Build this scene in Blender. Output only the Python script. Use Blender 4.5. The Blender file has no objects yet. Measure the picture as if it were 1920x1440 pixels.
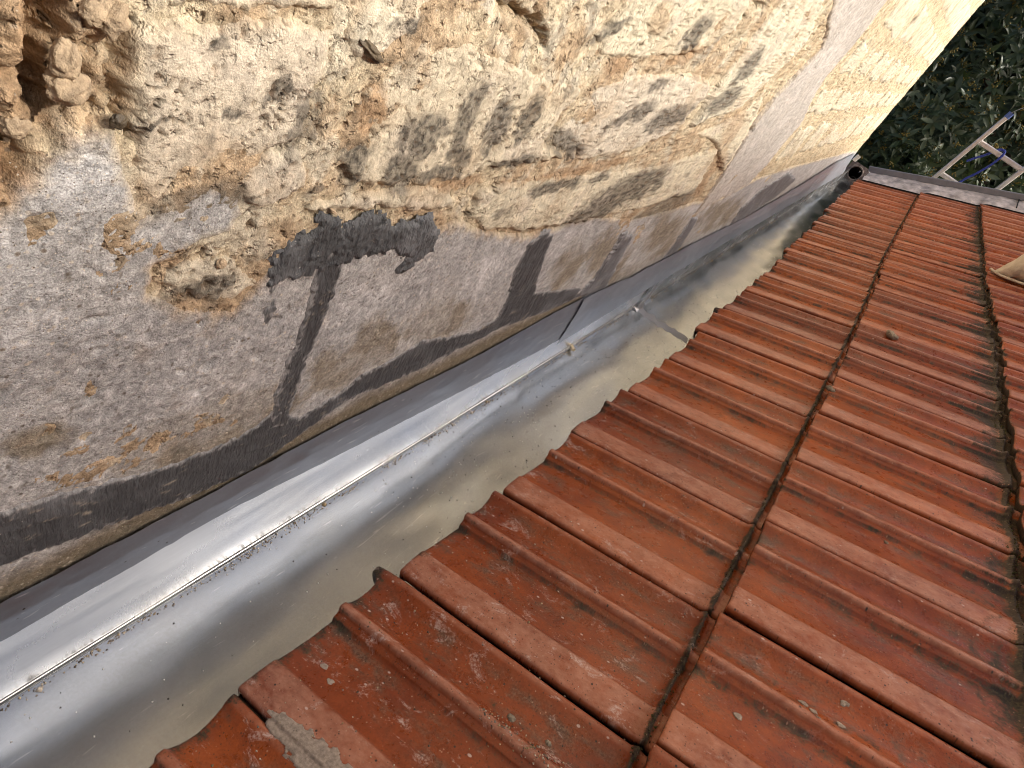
import bpy, math, random
import numpy as np
from mathutils import Matrix, Vector

random.seed(7)
RNG = np.random.default_rng(11)
scene = bpy.context.scene
COL = scene.collection

# ------------------------------------------------------------------ camera, sky, sun, exposure
LENS, CAM_R, CAM_P, PIT, XE, Y0, W = (21.75534725678179, [[0.719113, -0.656471, 0.227866], [0.557317, 0.348988, -0.753396], [0.41506, 0.66877, 0.616824]], [0.27625, 0.0, 0.72369], 0.3889496421741429, 0.15160508633929132, 0.19777319161641763, 0.20691050382926593)
ZE, L = 0.05, 0.335
cam_d = bpy.data.cameras.new('camera')
cam_d.sensor_width = 36.0
cam_d.lens = LENS
cam_d.clip_start, cam_d.clip_end = 0.02, 400
cam_d.dof.use_dof = False
cam_d.dof.focus_distance = 1.15
cam_d.dof.aperture_fstop = 17.0
cam = bpy.data.objects.new('camera', cam_d)
COL.objects.link(cam)
m4 = Matrix([CAM_R[i] + [CAM_P[i]] for i in range(3)] + [[0, 0, 0, 1]])
cam.matrix_world = m4
scene.camera = cam

SUN_DIR = Vector((0.80, 0.30, 0.50)).normalized()      # towards the sun
world = bpy.data.worlds.new('World')
scene.world = world
world.use_nodes = True
wn = world.node_tree
wn.nodes.clear()
sky = wn.nodes.new('ShaderNodeTexSky')
sky.sky_type = 'NISHITA'
sky.sun_disc = False
sky.sun_elevation = math.asin(SUN_DIR.z)
sky.sun_rotation = math.atan2(SUN_DIR.x, SUN_DIR.y)
sky.air_density, sky.dust_density, sky.ozone_density = 0.5, 7.0, 0.35
bg = wn.nodes.new('ShaderNodeBackground')
bg.inputs['Strength'].default_value = 0.15
wo = wn.nodes.new('ShaderNodeOutputWorld')
wn.links.new(sky.outputs[0], bg.inputs[0])
wn.links.new(bg.outputs[0], wo.inputs[0])

sun_d = bpy.data.lights.new('sun', 'SUN')
sun_d.energy = 2.0
sun_d.angle = math.radians(3)
sun_d.color = (1.0, 0.965, 0.88)
sun = bpy.data.objects.new('sun', sun_d)
COL.objects.link(sun)
sun.location = (3, 3, 6)
sun.rotation_euler = SUN_DIR.to_track_quat('Z', 'Y').to_euler()

scene.view_settings.view_transform = 'Standard'
scene.view_settings.look = 'None'
scene.view_settings.gamma = 1.0
scene.view_settings.use_curve_mapping = False
scene.view_settings.exposure = 0.98
scene.render.engine = 'CYCLES'
scene.cycles.use_denoising = True
scene.cycles.denoiser = 'OPENIMAGEDENOISE'
scene.cycles.denoising_input_passes = 'RGB_ALBEDO_NORMAL'
scene.cycles.denoising_prefilter = 'ACCURATE'
scene.cycles.filter_width = 1.0
scene.render.filter_size = 1.0
scene.cycles.max_bounces = 6

# ------------------------------------------------------------------ numpy noise
_p = np.random.default_rng(5).permutation(256)
_perm = np.concatenate([_p, _p, _p])
_g2 = np.stack([np.cos(np.arange(256) / 256 * 2 * np.pi), np.sin(np.arange(256) / 256 * 2 * np.pi)], 1)

def pn(x, y, seed=0):
    x = np.asarray(x, float) + seed * 17.31; y = np.asarray(y, float) + seed * 9.73
    xi = np.floor(x).astype(int); yi = np.floor(y).astype(int)
    xf = x - xi; yf = y - yi
    u = xf * xf * xf * (xf * (xf * 6 - 15) + 10); v = yf * yf * yf * (yf * (yf * 6 - 15) + 10)
    xi &= 255; yi &= 255
    def g(ix, iy, dx, dy):
        h = _perm[_perm[ix] + iy]
        return _g2[h, 0] * dx + _g2[h, 1] * dy
    a = g(xi, yi, xf, yf); b = g((xi + 1) & 255, yi, xf - 1, yf)
    c = g(xi, (yi + 1) & 255, xf, yf - 1); d = g((xi + 1) & 255, (yi + 1) & 255, xf - 1, yf - 1)
    return 1.5 * ((a + u * (b - a)) * (1 - v) + (c + u * (d - c)) * v)

def fbm(x, y, seed=0, oct=4, gain=0.5):
    s = 0; a = 1; t = 0
    for o in range(oct):
        s = s + a * pn(x, y, seed + o * 3); t += a; a *= gain; x = x * 2.03; y = y * 2.03
    return s / t

def ridged(x, y, seed=0, oct=3):
    s = 0; a = 1; t = 0
    for o in range(oct):
        s = s + a * (1 - np.abs(pn(x, y, seed + o * 3)) * 2); t += a; a *= 0.5; x = x * 2.1; y = y * 2.1
    return s / t

def sstep(a, b, x):
    t = np.clip((x - a) / (b - a), 0, 1)
    return t * t * (3 - 2 * t)

def sdf(poly, X, Y):
    """signed distance to a polygon, positive inside"""
    P = np.array(poly, float)
    d = np.full(X.shape, 1e9); ins = np.zeros(X.shape, bool)
    for i in range(len(P)):
        a = P[i]; b = P[(i + 1) % len(P)]
        e = b - a; wx = X - a[0]; wy = Y - a[1]
        t = np.clip((wx * e[0] + wy * e[1]) / (e @ e + 1e-12), 0, 1)
        d = np.minimum(d, np.hypot(wx - e[0] * t, wy - e[1] * t))
        c = ((a[1] > Y) != (b[1] > Y)) & (X < (b[0] - a[0]) * (Y - a[1]) / (b[1] - a[1] + 1e-15) + a[0])
        ins ^= c
    return np.where(ins, d, -d)

def ell(e, Y, Z):
    cy, cz, a, b, c, d = e
    dy = Y - cy; dz = Z - cz
    return np.hypot(a * dy + b * dz, c * dy + d * dz)

def line_d(pts, Y, Z):
    d = np.full(Y.shape, 1e9)
    P = np.array(pts, float)
    for a, b in zip(P[:-1], P[1:]):
        e = b - a
        t = np.clip(((Y - a[0]) * e[0] + (Z - a[1]) * e[1]) / (e @ e + 1e-12), 0, 1)
        d = np.minimum(d, np.hypot(Y - a[0] - e[0] * t, Z - a[1] - e[1] * t))
    return d

# ------------------------------------------------------------------ mesh and object helpers
def link(name, me, mat=None, parent=None):
    o = bpy.data.objects.new(name, me)
    COL.objects.link(o)
    if mat is not None and not me.materials: me.materials.append(mat)
    if parent is not None: o.parent = parent
    return o

def mesh_np(name, V, F, smooth=True, col=None, attrs=None):
    V = np.asarray(V, np.float32); F = np.asarray(F, np.int32)
    k = F.shape[1]
    me = bpy.data.meshes.new(name)
    me.vertices.add(len(V)); me.vertices.foreach_set('co', V.ravel())
    me.loops.add(F.size); me.loops.foreach_set('vertex_index', F.ravel())
    me.polygons.add(len(F)); me.polygons.foreach_set('loop_start', np.arange(len(F), dtype=np.int32) * k)
    me.polygons.foreach_set('loop_total', np.full(len(F), k, np.int32))
    me.update(calc_edges=True)
    if smooth: me.polygons.foreach_set('use_smooth', np.ones(len(F), bool))
    if col is not None:
        a = me.color_attributes.new('Col', 'FLOAT_COLOR', 'POINT')
        c = np.ones((len(V), 4), np.float32); c[:, :3] = col
        a.data.foreach_set('color', c.ravel())
    for nm, ar in (attrs or {}).items():
        ar = np.asarray(ar, np.float32)
        if ar.ndim == 1:
            a = me.attributes.new(nm, 'FLOAT', 'POINT'); a.data.foreach_set('value', ar)
        else:
            a = me.attributes.new(nm, 'FLOAT_VECTOR', 'POINT'); a.data.foreach_set('vector', ar.ravel())
    me.validate()
    return me

def grid_faces(nr, nc, keep=None):
    i = np.arange(nr - 1)[:, None] * nc + np.arange(nc - 1)[None]
    F = np.stack([i, i + 1, i + nc + 1, i + nc], -1).reshape(-1, 4)
    if keep is not None:
        F = F[keep.reshape(-1)]
    return F

def compact(V, F, *arrs):
    u, inv = np.unique(F, return_inverse=True)
    return (V[u], inv.reshape(F.shape)) + tuple(a[u] for a in arrs)

class Soup:
    """collects boxes, tubes and lumps into one mesh"""
    def __init__(s): s.v = []; s.f = []
    def add(s, vs, fs):
        n = len(s.v); s.v += [tuple(v) for v in vs]; s.f += [tuple(i + n for i in f) for f in fs]
    def box(s, a, b):
        (x0, y0, z0), (x1, y1, z1) = a, b
        s.add([(x0, y0, z0), (x1, y0, z0), (x1, y1, z0), (x0, y1, z0), (x0, y0, z1), (x1, y0, z1), (x1, y1, z1), (x0, y1, z1)],
              [(0, 3, 2, 1), (4, 5, 6, 7), (0, 1, 5, 4), (1, 2, 6, 5), (2, 3, 7, 6), (3, 0, 4, 7)])
    def beam(s, p, q, u, wu, wv, bev=0.0):
        """box section beam from p to q; u = rough side direction, chamfered by bev"""
        p, q, u = Vector(p), Vector(q), Vector(u)
        d = (q - p).normalized(); u = (u - d * u.dot(d)).normalized(); v = d.cross(u)
        a, b = wu / 2, wv / 2
        if bev > 0:
            pr = [(a - bev, -b), (a, -b + bev), (a, b - bev), (a - bev, b), (-a + bev, b), (-a, b - bev), (-a, -b + bev), (-a + bev, -b)]
        else:
            pr = [(a, -b), (a, b), (-a, b), (-a, -b)]
        n = len(pr)
        vs = [p + u * x + v * y for x, y in pr] + [q + u * x + v * y for x, y in pr]
        fs = [(i, (i + 1) % n, n + (i + 1) % n, n + i) for i in range(n)] + [tuple(range(n))[::-1], tuple(range(n, 2 * n))]
        s.add(vs, fs)
    def tube(s, pts, r, n=8, caps=True, closed=False):
        pts = [Vector(p) for p in pts]; m = len(pts)
        rs = r if isinstance(r, (list, tuple)) else [r] * m
        ref = Vector((0.3, 0.2, 0.93)); vs = []
        for i, p in enumerate(pts):
            if closed: d = pts[(i + 1) % m] - pts[i - 1]
            else: d = pts[min(i + 1, m - 1)] - pts[max(i - 1, 0)]
            d.normalize(); u = d.cross(ref)
            if u.length < 1e-3: u = d.cross(Vector((1, 0, 0)))
            u.normalize(); v = d.cross(u)
            ref = v.cross(d) if False else ref
            for k in range(n):
                t = 2 * math.pi * k / n
                vs.append(p + (u * math.cos(t) + v * math.sin(t)) * rs[i])
        fs = []
        for i in range(m if closed else m - 1):
            j = (i + 1) % m
            for k in range(n):
                fs.append((i * n + k, i * n + (k + 1) % n, j * n + (k + 1) % n, j * n + k))
        if caps and not closed:
            fs += [tuple(range(n))[::-1], tuple(range((m - 1) * n, m * n))]
        s.add(vs, fs)
    def mesh(s, name, smooth=False):
        me = bpy.data.meshes.new(name); me.from_pydata([tuple(v) for v in s.v], [], s.f); me.update()
        if smooth: me.polygons.foreach_set('use_smooth', np.ones(len(me.polygons), bool))
        return me
    def build(s, name, mat, parent=None, smooth=False):
        return link(name, s.mesh(name, smooth), mat, parent)

def tag(o, label=None, cat=None, group=None, kind=None):
    if label: o['label'] = label
    if cat: o['category'] = cat
    if group: o['group'] = group
    if kind: o['kind'] = kind
    return o

def empty(name, loc=(0, 0, 0)):
    o = bpy.data.objects.new(name, None); o.location = loc; o.empty_display_size = 0.1
    COL.objects.link(o); return o

def lump_mesh(name, r, seed, sub=3, rough=0.35, squash=(1, 1, 1), freq=1.7):
    import bmesh
    bm = bmesh.new(); bmesh.ops.create_icosphere(bm, subdivisions=sub, radius=1)
    V = np.array([v.co for v in bm.verts]); F = np.array([[v.index for v in f.verts] for f in bm.faces]); bm.free()
    d = 1 + rough * fbm(V[:, 0] * freq + V[:, 2] * 1.3, V[:, 1] * freq - V[:, 2] * 1.1, seed, 4)
    return mesh_np(name, V * d[:, None] * r * np.array(squash), F, True)

# ------------------------------------------------------------------ node helpers
def nd(nt, t, ins=None, **props):
    n = nt.nodes.new(t)
    for k, v in props.items(): setattr(n, k, v)
    for k, v in (ins or {}).items():
        s = n.inputs[k]
        if isinstance(v, bpy.types.NodeSocket): nt.links.new(v, s)
        else: s.default_value = v
    return n

def c4(c): return (c[0], c[1], c[2], 1)

def mixc(nt, f, a, b, mode='MIX'):
    return nd(nt, 'ShaderNodeMix', {0: f, 6: c4(a) if isinstance(a, tuple) else a, 7: c4(b) if isinstance(b, tuple) else b},
              data_type='RGBA', blend_type=mode).outputs[2]

def rng(nt, v, a, b, c=0.0, d=1.0):
    return nd(nt, 'ShaderNodeMapRange', {0: v, 1: a, 2: b, 3: c, 4: d}).outputs[0]

def mth(nt, op, a, b=0.0):
    return nd(nt, 'ShaderNodeMath', {0: a, 1: b}, operation=op).outputs[0]

def noise(nt, vec, scale, detail=4.0, rough=0.55, dist=0.0):
    return nd(nt, 'ShaderNodeTexNoise', {'Vector': vec, 'Scale': scale, 'Detail': detail, 'Roughness': rough, 'Distortion': dist}).outputs[0]

def voro(nt, vec, scale, out='Distance', feature='F1'):
    return nd(nt, 'ShaderNodeTexVoronoi', {'Vector': vec, 'Scale': scale}, feature=feature).outputs[out]

def vscale(nt, vec, s):
    return nd(nt, 'ShaderNodeVectorMath', {0: vec, 1: s}, operation='MULTIPLY').outputs[0]

def attr(nt, name, out='Fac'):
    return nd(nt, 'ShaderNodeAttribute', attribute_name=name).outputs[out]

def mat_new(name):
    m = bpy.data.materials.new(name); m.use_nodes = True
    nt = m.node_tree; nt.nodes.clear()
    out = nt.nodes.new('ShaderNodeOutputMaterial')
    bs = nt.nodes.new('ShaderNodeBsdfPrincipled')
    nt.links.new(bs.outputs[0], out.inputs[0])
    pos = nt.nodes.new('ShaderNodeNewGeometry').outputs['Position']
    return m, nt, bs, pos

def setin(nt, bs, **k):
    for n, v in k.items():
        n = n.replace('_', ' ')
        if isinstance(v, bpy.types.NodeSocket): nt.links.new(v, bs.inputs[n])
        else: bs.inputs[n].default_value = v

def bump(nt, bs, h, strength=0.5, dist=0.002, prev=None):
    ins = {'Height': h, 'Strength': strength, 'Distance': dist}
    if prev is not None: ins['Normal'] = prev
    n = nd(nt, 'ShaderNodeBump', ins).outputs[0]
    nt.links.new(n, bs.inputs['Normal'])
    return n

def simple(name, col, rough=0.6, metal=0.0, var=0.25, scale=30.0, bmp=0.0, spec=0.5):
    m, nt, bs, pos = mat_new(name)
    n = noise(nt, pos, scale, 5)
    setin(nt, bs, Base_Color=mixc(nt, rng(nt, n, .3, .7), tuple(x * (1 - var) for x in col), tuple(min(1, x * (1 + var)) for x in col)),
          Roughness=rng(nt, n, 0.2, 0.8, max(0.05, rough - .1), min(1, rough + .1)), Metallic=metal)
    bs.inputs['Specular IOR Level'].default_value = spec
    if bmp: bump(nt, bs, noise(nt, pos, scale * 6, 5), bmp, 0.002)
    return m

# ------------------------------------------------------------------ materials
def mat_wall(name, grain=0.55, speck=0.5, bmp=0.9, pits=0.5):
    m, nt, bs, pos = mat_new(name)
    col = attr(nt, 'Col', 'Color')
    n1 = noise(nt, pos, 260, 4, .65); n2 = noise(nt, pos, 900, 3, .6); n3 = noise(nt, pos, 60, 4, .6)
    g = mth(nt, 'ADD', mth(nt, 'MULTIPLY', rng(nt, n1, .3, .7, -1, 1), .5), mth(nt, 'MULTIPLY', rng(nt, n2, .3, .7, -1, 1), .7))
    g = mth(nt, 'ADD', g, mth(nt, 'MULTIPLY', rng(nt, n3, .3, .7, -1, 1), .35))
    k = mth(nt, 'ADD', 1.0, mth(nt, 'MULTIPLY', g, grain * .45))
    c = nd(nt, 'ShaderNodeVectorMath', {0: col, 3: k}, operation='SCALE').outputs[0]
    n4 = noise(nt, pos, 125, 3, .6)
    c = nd(nt, 'ShaderNodeVectorMath', {0: c, 3: rng(nt, n4, .3, .7, 1 - grain * .26, 1 + grain * .26)}, operation='SCALE').outputs[0]
    vb = nd(nt, 'ShaderNodeTexVoronoi', {'Vector': pos, 'Scale': 190.0}); sb = nd(nt, 'ShaderNodeSeparateColor', {0: vb.outputs['Color']})
    spb = rng(nt, vb.outputs['Distance'], .30, .16)
    c = mixc(nt, mth(nt, 'MULTIPLY', mth(nt, 'MULTIPLY', spb, rng(nt, sb.outputs[0], .84, .88)), speck * .8), c, (.60, .53, .43))
    c = mixc(nt, mth(nt, 'MULTIPLY', mth(nt, 'MULTIPLY', spb, rng(nt, sb.outputs[1], .86, .90)), speck * .8), c, (.11, .085, .065))
    vc = nd(nt, 'ShaderNodeTexVoronoi', {'Vector': pos, 'Scale': 420.0})
    sp = rng(nt, vc.outputs['Distance'], .22, .10)
    bright = nd(nt, 'ShaderNodeSeparateColor', {0: vc.outputs['Color']})
    c = mixc(nt, mth(nt, 'MULTIPLY', mth(nt, 'MULTIPLY', sp, rng(nt, bright.outputs[0], .55, .62)), speck), c, (.62, .56, .46))
    c = mixc(nt, mth(nt, 'MULTIPLY', mth(nt, 'MULTIPLY', sp, rng(nt, bright.outputs[1], .68, .74)), speck), c, (.07, .055, .045))
    setin(nt, bs, Base_Color=c, Roughness=.93)
    bs.inputs['Specular IOR Level'].default_value = .2
    h = mth(nt, 'ADD', mth(nt, 'MULTIPLY', n1, 1.0), mth(nt, 'MULTIPLY', n2, .45))
    pit = rng(nt, noise(nt, pos, 130, 3, .5), .30, .42)
    h = mth(nt, 'ADD', h, mth(nt, 'MULTIPLY', pit, pits))
    bump(nt, bs, h, bmp, .0025)
    return m

M_mortar = mat_wall('mortar', .75, .35, 1.0, .9)
M_stone = mat_wall('pale_stone', .55, .25, .8, .6)
M_cement = mat_wall('grey_cement', .95, .95, .85, .15)

def mat_sealant():
    m, nt, bs, pos = mat_new('sealant')
    col = attr(nt, 'Col', 'Color')
    n = noise(nt, vscale(nt, pos, (1, 1, .25)), 300, 4, .6); n2 = noise(nt, pos, 40, 4)
    c = nd(nt, 'ShaderNodeVectorMath', {0: col, 3: rng(nt, mth(nt, 'ADD', n, n2), .7, 1.3, .72, 1.35)}, operation='SCALE').outputs[0]
    s = mth(nt, 'MULTIPLY', rng(nt, voro(nt, pos, 260), .16, .08), rng(nt, n2, .5, .6))
    c = mixc(nt, mth(nt, 'MULTIPLY', s, .7), c, (.45, .42, .38))
    setin(nt, bs, Base_Color=c, Roughness=rng(nt, n, .3, .7, .5, .75))
    bs.inputs['Specular IOR Level'].default_value = .35
    bump(nt, bs, mth(nt, 'ADD', n, mth(nt, 'MULTIPLY', noise(nt, vscale(nt, pos, (1, 1, .3)), 120, 4, .6), 1.2)), 1.0, .003)
    return m
M_sealant = mat_sealant()

def mat_tile():
    m, nt, bs, pos = mat_new('clay_tile')
    suv = attr(nt, 'suv', 'Vector')
    rnd = nd(nt, 'ShaderNodeObjectInfo').outputs['Random']
    stain = attr(nt, 'stain'); wear = attr(nt, 'wear'); scuff = attr(nt, 'scuff'); sunlit_tint = attr(nt, 'sunlit_tint'); pan = attr(nt, 'pan')
    st = vscale(nt, suv, (11, 20, 1))                      # streaks along the slope
    a = noise(nt, suv, 9, 4, .6); b = noise(nt, suv, 55, 5, .65); f = noise(nt, suv, 420, 3, .6)
    s1 = noise(nt, st, 3.0, 5, .65); s2 = noise(nt, vscale(nt, suv, (62, 80, 1)), 1.6, 6, .74)
    c = mixc(nt, rng(nt, a, .35, .65), (.195, .040, .011), (.42, .098, .018))
    c = mixc(nt, mth(nt, 'MULTIPLY', rng(nt, s1, .45, .75), .6), c, (.49, .115, .018))
    c = mixc(nt, mth(nt, 'MULTIPLY', sunlit_tint, rng(nt, rnd, .35, 1.0)), c, (.60, .20, .035))  # far tiles tinted orange as if in sun
    c = mixc(nt, rng(nt, rnd, 0, 1, 0, .75), c, (.165, .032, .013))
    c = nd(nt, 'ShaderNodeVectorMath', {0: c, 3: rng(nt, mth(nt, 'ADD', mth(nt, 'MULTIPLY', b, .7), mth(nt, 'MULTIPLY', f, .6)), .4, .9, .72, 1.25)}, operation='SCALE').outputs[0]
    # dusty pale wear on the raised bands and ribs
    wf = mth(nt, 'MULTIPLY', wear, rng(nt, mth(nt, 'ADD', mth(nt, 'MULTIPLY', s1, .6), mth(nt, 'MULTIPLY', s2, .5)),   .40, .68, .12, 1.0))
    c = mixc(nt, mth(nt, 'MULTIPLY', wf, .60), c, (.56, .30, .205))
    # dirt lying in the pans, lichen, painted rib-step shade, black specks
    dn = mth(nt, 'ADD', mth(nt, 'MULTIPLY', noise(nt, vscale(nt, suv, (10, 26, 1)), 1.6, 6, .7), 1.0), mth(nt, 'MULTIPLY', b, .35))
    df = mth(nt, 'MULTIPLY', pan, rng(nt, dn, .66, .84))
    c = mixc(nt, mth(nt, 'MULTIPLY', df, .75), c, mixc(nt, rng(nt, f, .4, .6), (.055, .04, .028), (.17, .125, .085)))
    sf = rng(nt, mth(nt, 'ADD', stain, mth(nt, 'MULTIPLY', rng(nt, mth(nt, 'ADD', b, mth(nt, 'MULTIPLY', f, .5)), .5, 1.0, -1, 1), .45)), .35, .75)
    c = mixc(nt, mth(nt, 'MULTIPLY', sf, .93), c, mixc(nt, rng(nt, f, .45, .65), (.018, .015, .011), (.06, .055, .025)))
    vd = nd(nt, 'ShaderNodeTexVoronoi', {'Vector': suv, 'Scale': 95.0})
    sc = nd(nt, 'ShaderNodeSeparateColor', {0: vd.outputs['Color']})
    c = mixc(nt, mth(nt, 'MULTIPLY', rng(nt, vd.outputs['Distance'], .14, .07), rng(nt, sc.outputs[0], .62, .66)), c, (.035, .025, .02))
    # white cement specks and scuffs
    vw = nd(nt, 'ShaderNodeTexVoronoi', {'Vector': vscale(nt, suv, (.8, 1.2, 1)), 'Scale': 130.0})
    sw = nd(nt, 'ShaderNodeSeparateColor', {0: vw.outputs['Color']})
    dots = mth(nt, 'MULTIPLY', rng(nt, mth(nt, 'ADD', vw.outputs['Distance'], mth(nt, 'MULTIPLY', sw.outputs[0], .18)), .30, .20), mth(nt, 'GREATER_THAN', mth(nt, 'ADD', sw.outputs[1], mth(nt, 'MULTIPLY', scuff, .05)), .99))
    scr = mth(nt, 'MULTIPLY', rng(nt, noise(nt, vscale(nt, suv, (26, 46, 1)), 1.0, 6, .75, .6), .57, .67), rng(nt, f, .35, .6))
    ws = mth(nt, 'MAXIMUM', dots, mth(nt, 'MULTIPLY', mth(nt, 'MULTIPLY', scr, scuff), .85))
    v3 = nd(nt, 'ShaderNodeTexVoronoi', {'Vector': suv, 'Scale': 300.0}); s3 = nd(nt, 'ShaderNodeSeparateColor', {0: v3.outputs['Color']})
    c = mixc(nt, mth(nt, 'MULTIPLY', rng(nt, v3.outputs['Distance'], .30, .16), rng(nt, s3.outputs[0], .60, .70, 0, .7)), c, (.06, .028, .016))
    c = mixc(nt, mth(nt, 'MULTIPLY', rng(nt, v3.outputs['Distance'], .30, .16), rng(nt, s3.outputs[1], .88, .92, 0, .6)), c, (.50, .30, .20))
    c = mixc(nt, mth(nt, 'MULTIPLY', ws, .8), c, (.58, .45, .39))
    setin(nt, bs, Base_Color=c, Roughness=rng(nt, mth(nt, 'ADD', b, mth(nt, 'ADD', mth(nt, 'MULTIPLY', sf, .5), mth(nt, 'MULTIPLY', wf, .3))), .3, 1.1, .22, .62))
    bs.inputs['Specular IOR Level'].default_value = .40
    bump(nt, bs, mth(nt, 'ADD', mth(nt, 'ADD', mth(nt, 'MULTIPLY', b, .6), mth(nt, 'MULTIPLY', f, .5)), mth(nt, 'MULTIPLY', s2, .5)), .4, .0016)
    return m
M_tile = mat_tile()

def mat_zinc(name, base, rough, streak=(30, 2, 30), dust=.25, dustcol=(.40, .36, .27), metal=1.0):
    m, nt, bs, pos = mat_new(name)
    n = noise(nt, pos, 7, 4, .55); s = noise(nt, vscale(nt, pos, streak), 8, 5, .7); f = noise(nt, pos, 320, 3)
    s2 = noise(nt, vscale(nt, pos, (3, 40, 3)), 9, 4, .7)
    du = mth(nt, 'MULTIPLY', rng(nt, mth(nt, 'ADD', n, mth(nt, 'MULTIPLY', f, .4)), .55, .95), dust)
    bs.inputs['Metallic'].default_value = 1.0
    c = mixc(nt, rng(nt, s, .2, .8), tuple(x * .94 for x in base), tuple(min(1, x * 1.06) for x in base))
    sc = mth(nt, 'MULTIPLY', rng(nt, nd(nt, 'ShaderNodeTexNoise', {'Vector': vscale(nt, pos, (90, 10, 90)), 'Scale': 1.0, 'Detail': 5.0, 'Distortion': 2.5}).outputs[0], .66, .70), .5)
    c = mixc(nt, sc, c, (.85, .86, .88))
    c = mixc(nt, du, c, dustcol)
    vk = nd(nt, 'ShaderNodeTexVoronoi', {'Vector': pos, 'Scale': 70.0}); sk = nd(nt, 'ShaderNodeSeparateColor', {0: vk.outputs['Color']})
    c = mixc(nt, mth(nt, 'MULTIPLY', rng(nt, vk.outputs['Distance'], .085, .05), mth(nt, 'GREATER_THAN', sk.outputs[0], .80)), c, (.05, .045, .04))
    setin(nt, bs, Base_Color=c, Metallic=mth(nt, 'MULTIPLY', metal, mth(nt, 'SUBTRACT', 1.0, mth(nt, 'MULTIPLY', du, .9))),
          Roughness=rng(nt, mth(nt, 'ADD', mth(nt, 'MULTIPLY', s2, .12), mth(nt, 'MULTIPLY', n, .9)), .3, .8, rough - .04, rough + .08))
    h = n
    bump(nt, bs, h, .10, .004)
    return m
M_floor = mat_zinc('galvanised_sheet', (.43, .46, .485), .18)
M_up = mat_zinc('bright_galvanised_sheet', (.66, .68, .70), .25, dust=.12)
M_lead = mat_zinc('lead_flashing', (.27, .30, .345), .40, dust=.55, dustcol=(.15, .16, .18), metal=.85)
M_bluelead = mat_zinc('pale_lead_flashing', (.36, .41, .475), .40, dust=.8, dustcol=(.25, .28, .32), metal=.8)
M_solder = mat_zinc('solder', (.34, .34, .35), .45, dust=.8, dustcol=(.17, .165, .165))
M_rusty = simple('rusty_zinc', (.21, .175, .155), .75, .3, .6, 60, .5)
M_dark = simple('dark_void', (.012, .011, .010), .95)
M_alu = simple('aluminium', (.74, .70, .66), .42, .7, .12, 40)
M_blueplastic = simple('blue_plastic', (.10, .16, .42), .45)
M_rope = simple('blue_rope', (.035, .055, .30), .8, 0, .5, 500, .6)
M_cable = simple('black_cable', (.02, .02, .02), .6)
M_pvc = simple('grey_trim', (.19, .195, .215), .5, 0, .15, 25)
M_verge = simple('lead_sheet', (.50, .45, .42), .8, 0, .5, 22, .9)
M_underlay = simple('underlay', (.03, .024, .02), .95)
M_plaster = simple('plaster', (.42, .38, .32), .9, 0, .2, 8, .3)
M_soil = simple('garden_soil', (.035, .032, .02), .95, 0, .5, 3, .4)
M_bark = simple('bark', (.06, .045, .032), .9, 0, .4, 20, .8)
M_chip = simple('wood_chip', (.50, .40, .25), .8, 0, .2, 200, .3)
M_lump = simple('mortar_crumb', (.29, .23, .16), .95, 0, .45, 260, .9)
M_splash = simple('mortar_splash', (.42, .34, .27), .95, 0, .35, 300, .9)
M_pebble = simple('pebble', (.42, .32, .21), .9, 0, .35, 160, .7)
M_flint = simple('flint', (.10, .075, .045), .6, 0, .5, 90, .5)

def mat_cloth():
    m, nt, bs, pos = mat_new('sackcloth')
    n = noise(nt, pos, 30, 4); w = mth(nt, 'ADD', noise(nt, vscale(nt, pos, (500, 160, 500)), 1, 3), mth(nt, 'MULTIPLY', noise(nt, vscale(nt, pos, (60, 20, 20)), 1, 4), 3.0))
    c = mixc(nt, rng(nt, n, .3, .7), (.52, .43, .33), (.68, .59, .48))
    setin(nt, bs, Base_Color=c, Roughness=.95)
    bump(nt, bs, w, .7, .004)
    return m
M_cloth = mat_cloth()

def mat_attr(name, rough=.9, spec=.3, bmp=0):
    m, nt, bs, pos = mat_new(name)
    c = attr(nt, 'Col', 'Color')
    n = noise(nt, pos, 700, 3)
    setin(nt, bs, Base_Color=nd(nt, 'ShaderNodeVectorMath', {0: c, 3: rng(nt, n, .3, .7, .7, 1.3)}, operation='SCALE').outputs[0], Roughness=rough)
    bs.inputs['Specular IOR Level'].default_value = spec
    return m
M_grit = mat_attr('grit'); M_moss = mat_attr('moss', .95, .1)

def mat_leaf(name='leaf', bud=False):
    m, nt, bs, pos = mat_new(name)
    rnd = nd(nt, 'ShaderNodeObjectInfo').outputs['Random']
    n = noise(nt, pos, 4, 3); n2 = noise(nt, pos, 60, 3)
    a, b = ((.22, .17, .03), (.30, .20, .04)) if bud else ((.036, .062, .026), (.150, .190, .105))
    c = mixc(nt, rng(nt, mth(nt, 'ADD', mth(nt, 'MULTIPLY', n, .7), mth(nt, 'MULTIPLY', rnd, .3)), .3, .8), a, b)
    setin(nt, bs, Base_Color=c, Roughness=rng(nt, n2, .3, .7, .38, .52))
    bs.inputs['Specular IOR Level'].default_value = .45
    if not bud:
        tr = nd(nt, 'ShaderNodeBsdfTranslucent', {0: (.07, .11, .02, 1)})
        mx = nd(nt, 'ShaderNodeMixShader', {0: .12, 1: bs.outputs[0], 2: tr.outputs[0]})
        out = [x for x in nt.nodes if x.type == 'OUTPUT_MATERIAL'][0]
        nt.links.new(mx.outputs[0], out.inputs[0])
    return m
M_leaf = mat_leaf(); M_bud = mat_leaf('yellow_buds', True)

# ------------------------------------------------------------------ ground
GZ = -3.5
g = Soup(); g.add([(-200, -200, GZ), (200, -200, GZ), (200, 200, GZ), (-200, 200, GZ)], [(0, 1, 2, 3)])
tag(g.build('ground', M_soil), 'dark garden soil under the laurel tree below the roof', kind='structure')

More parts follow.
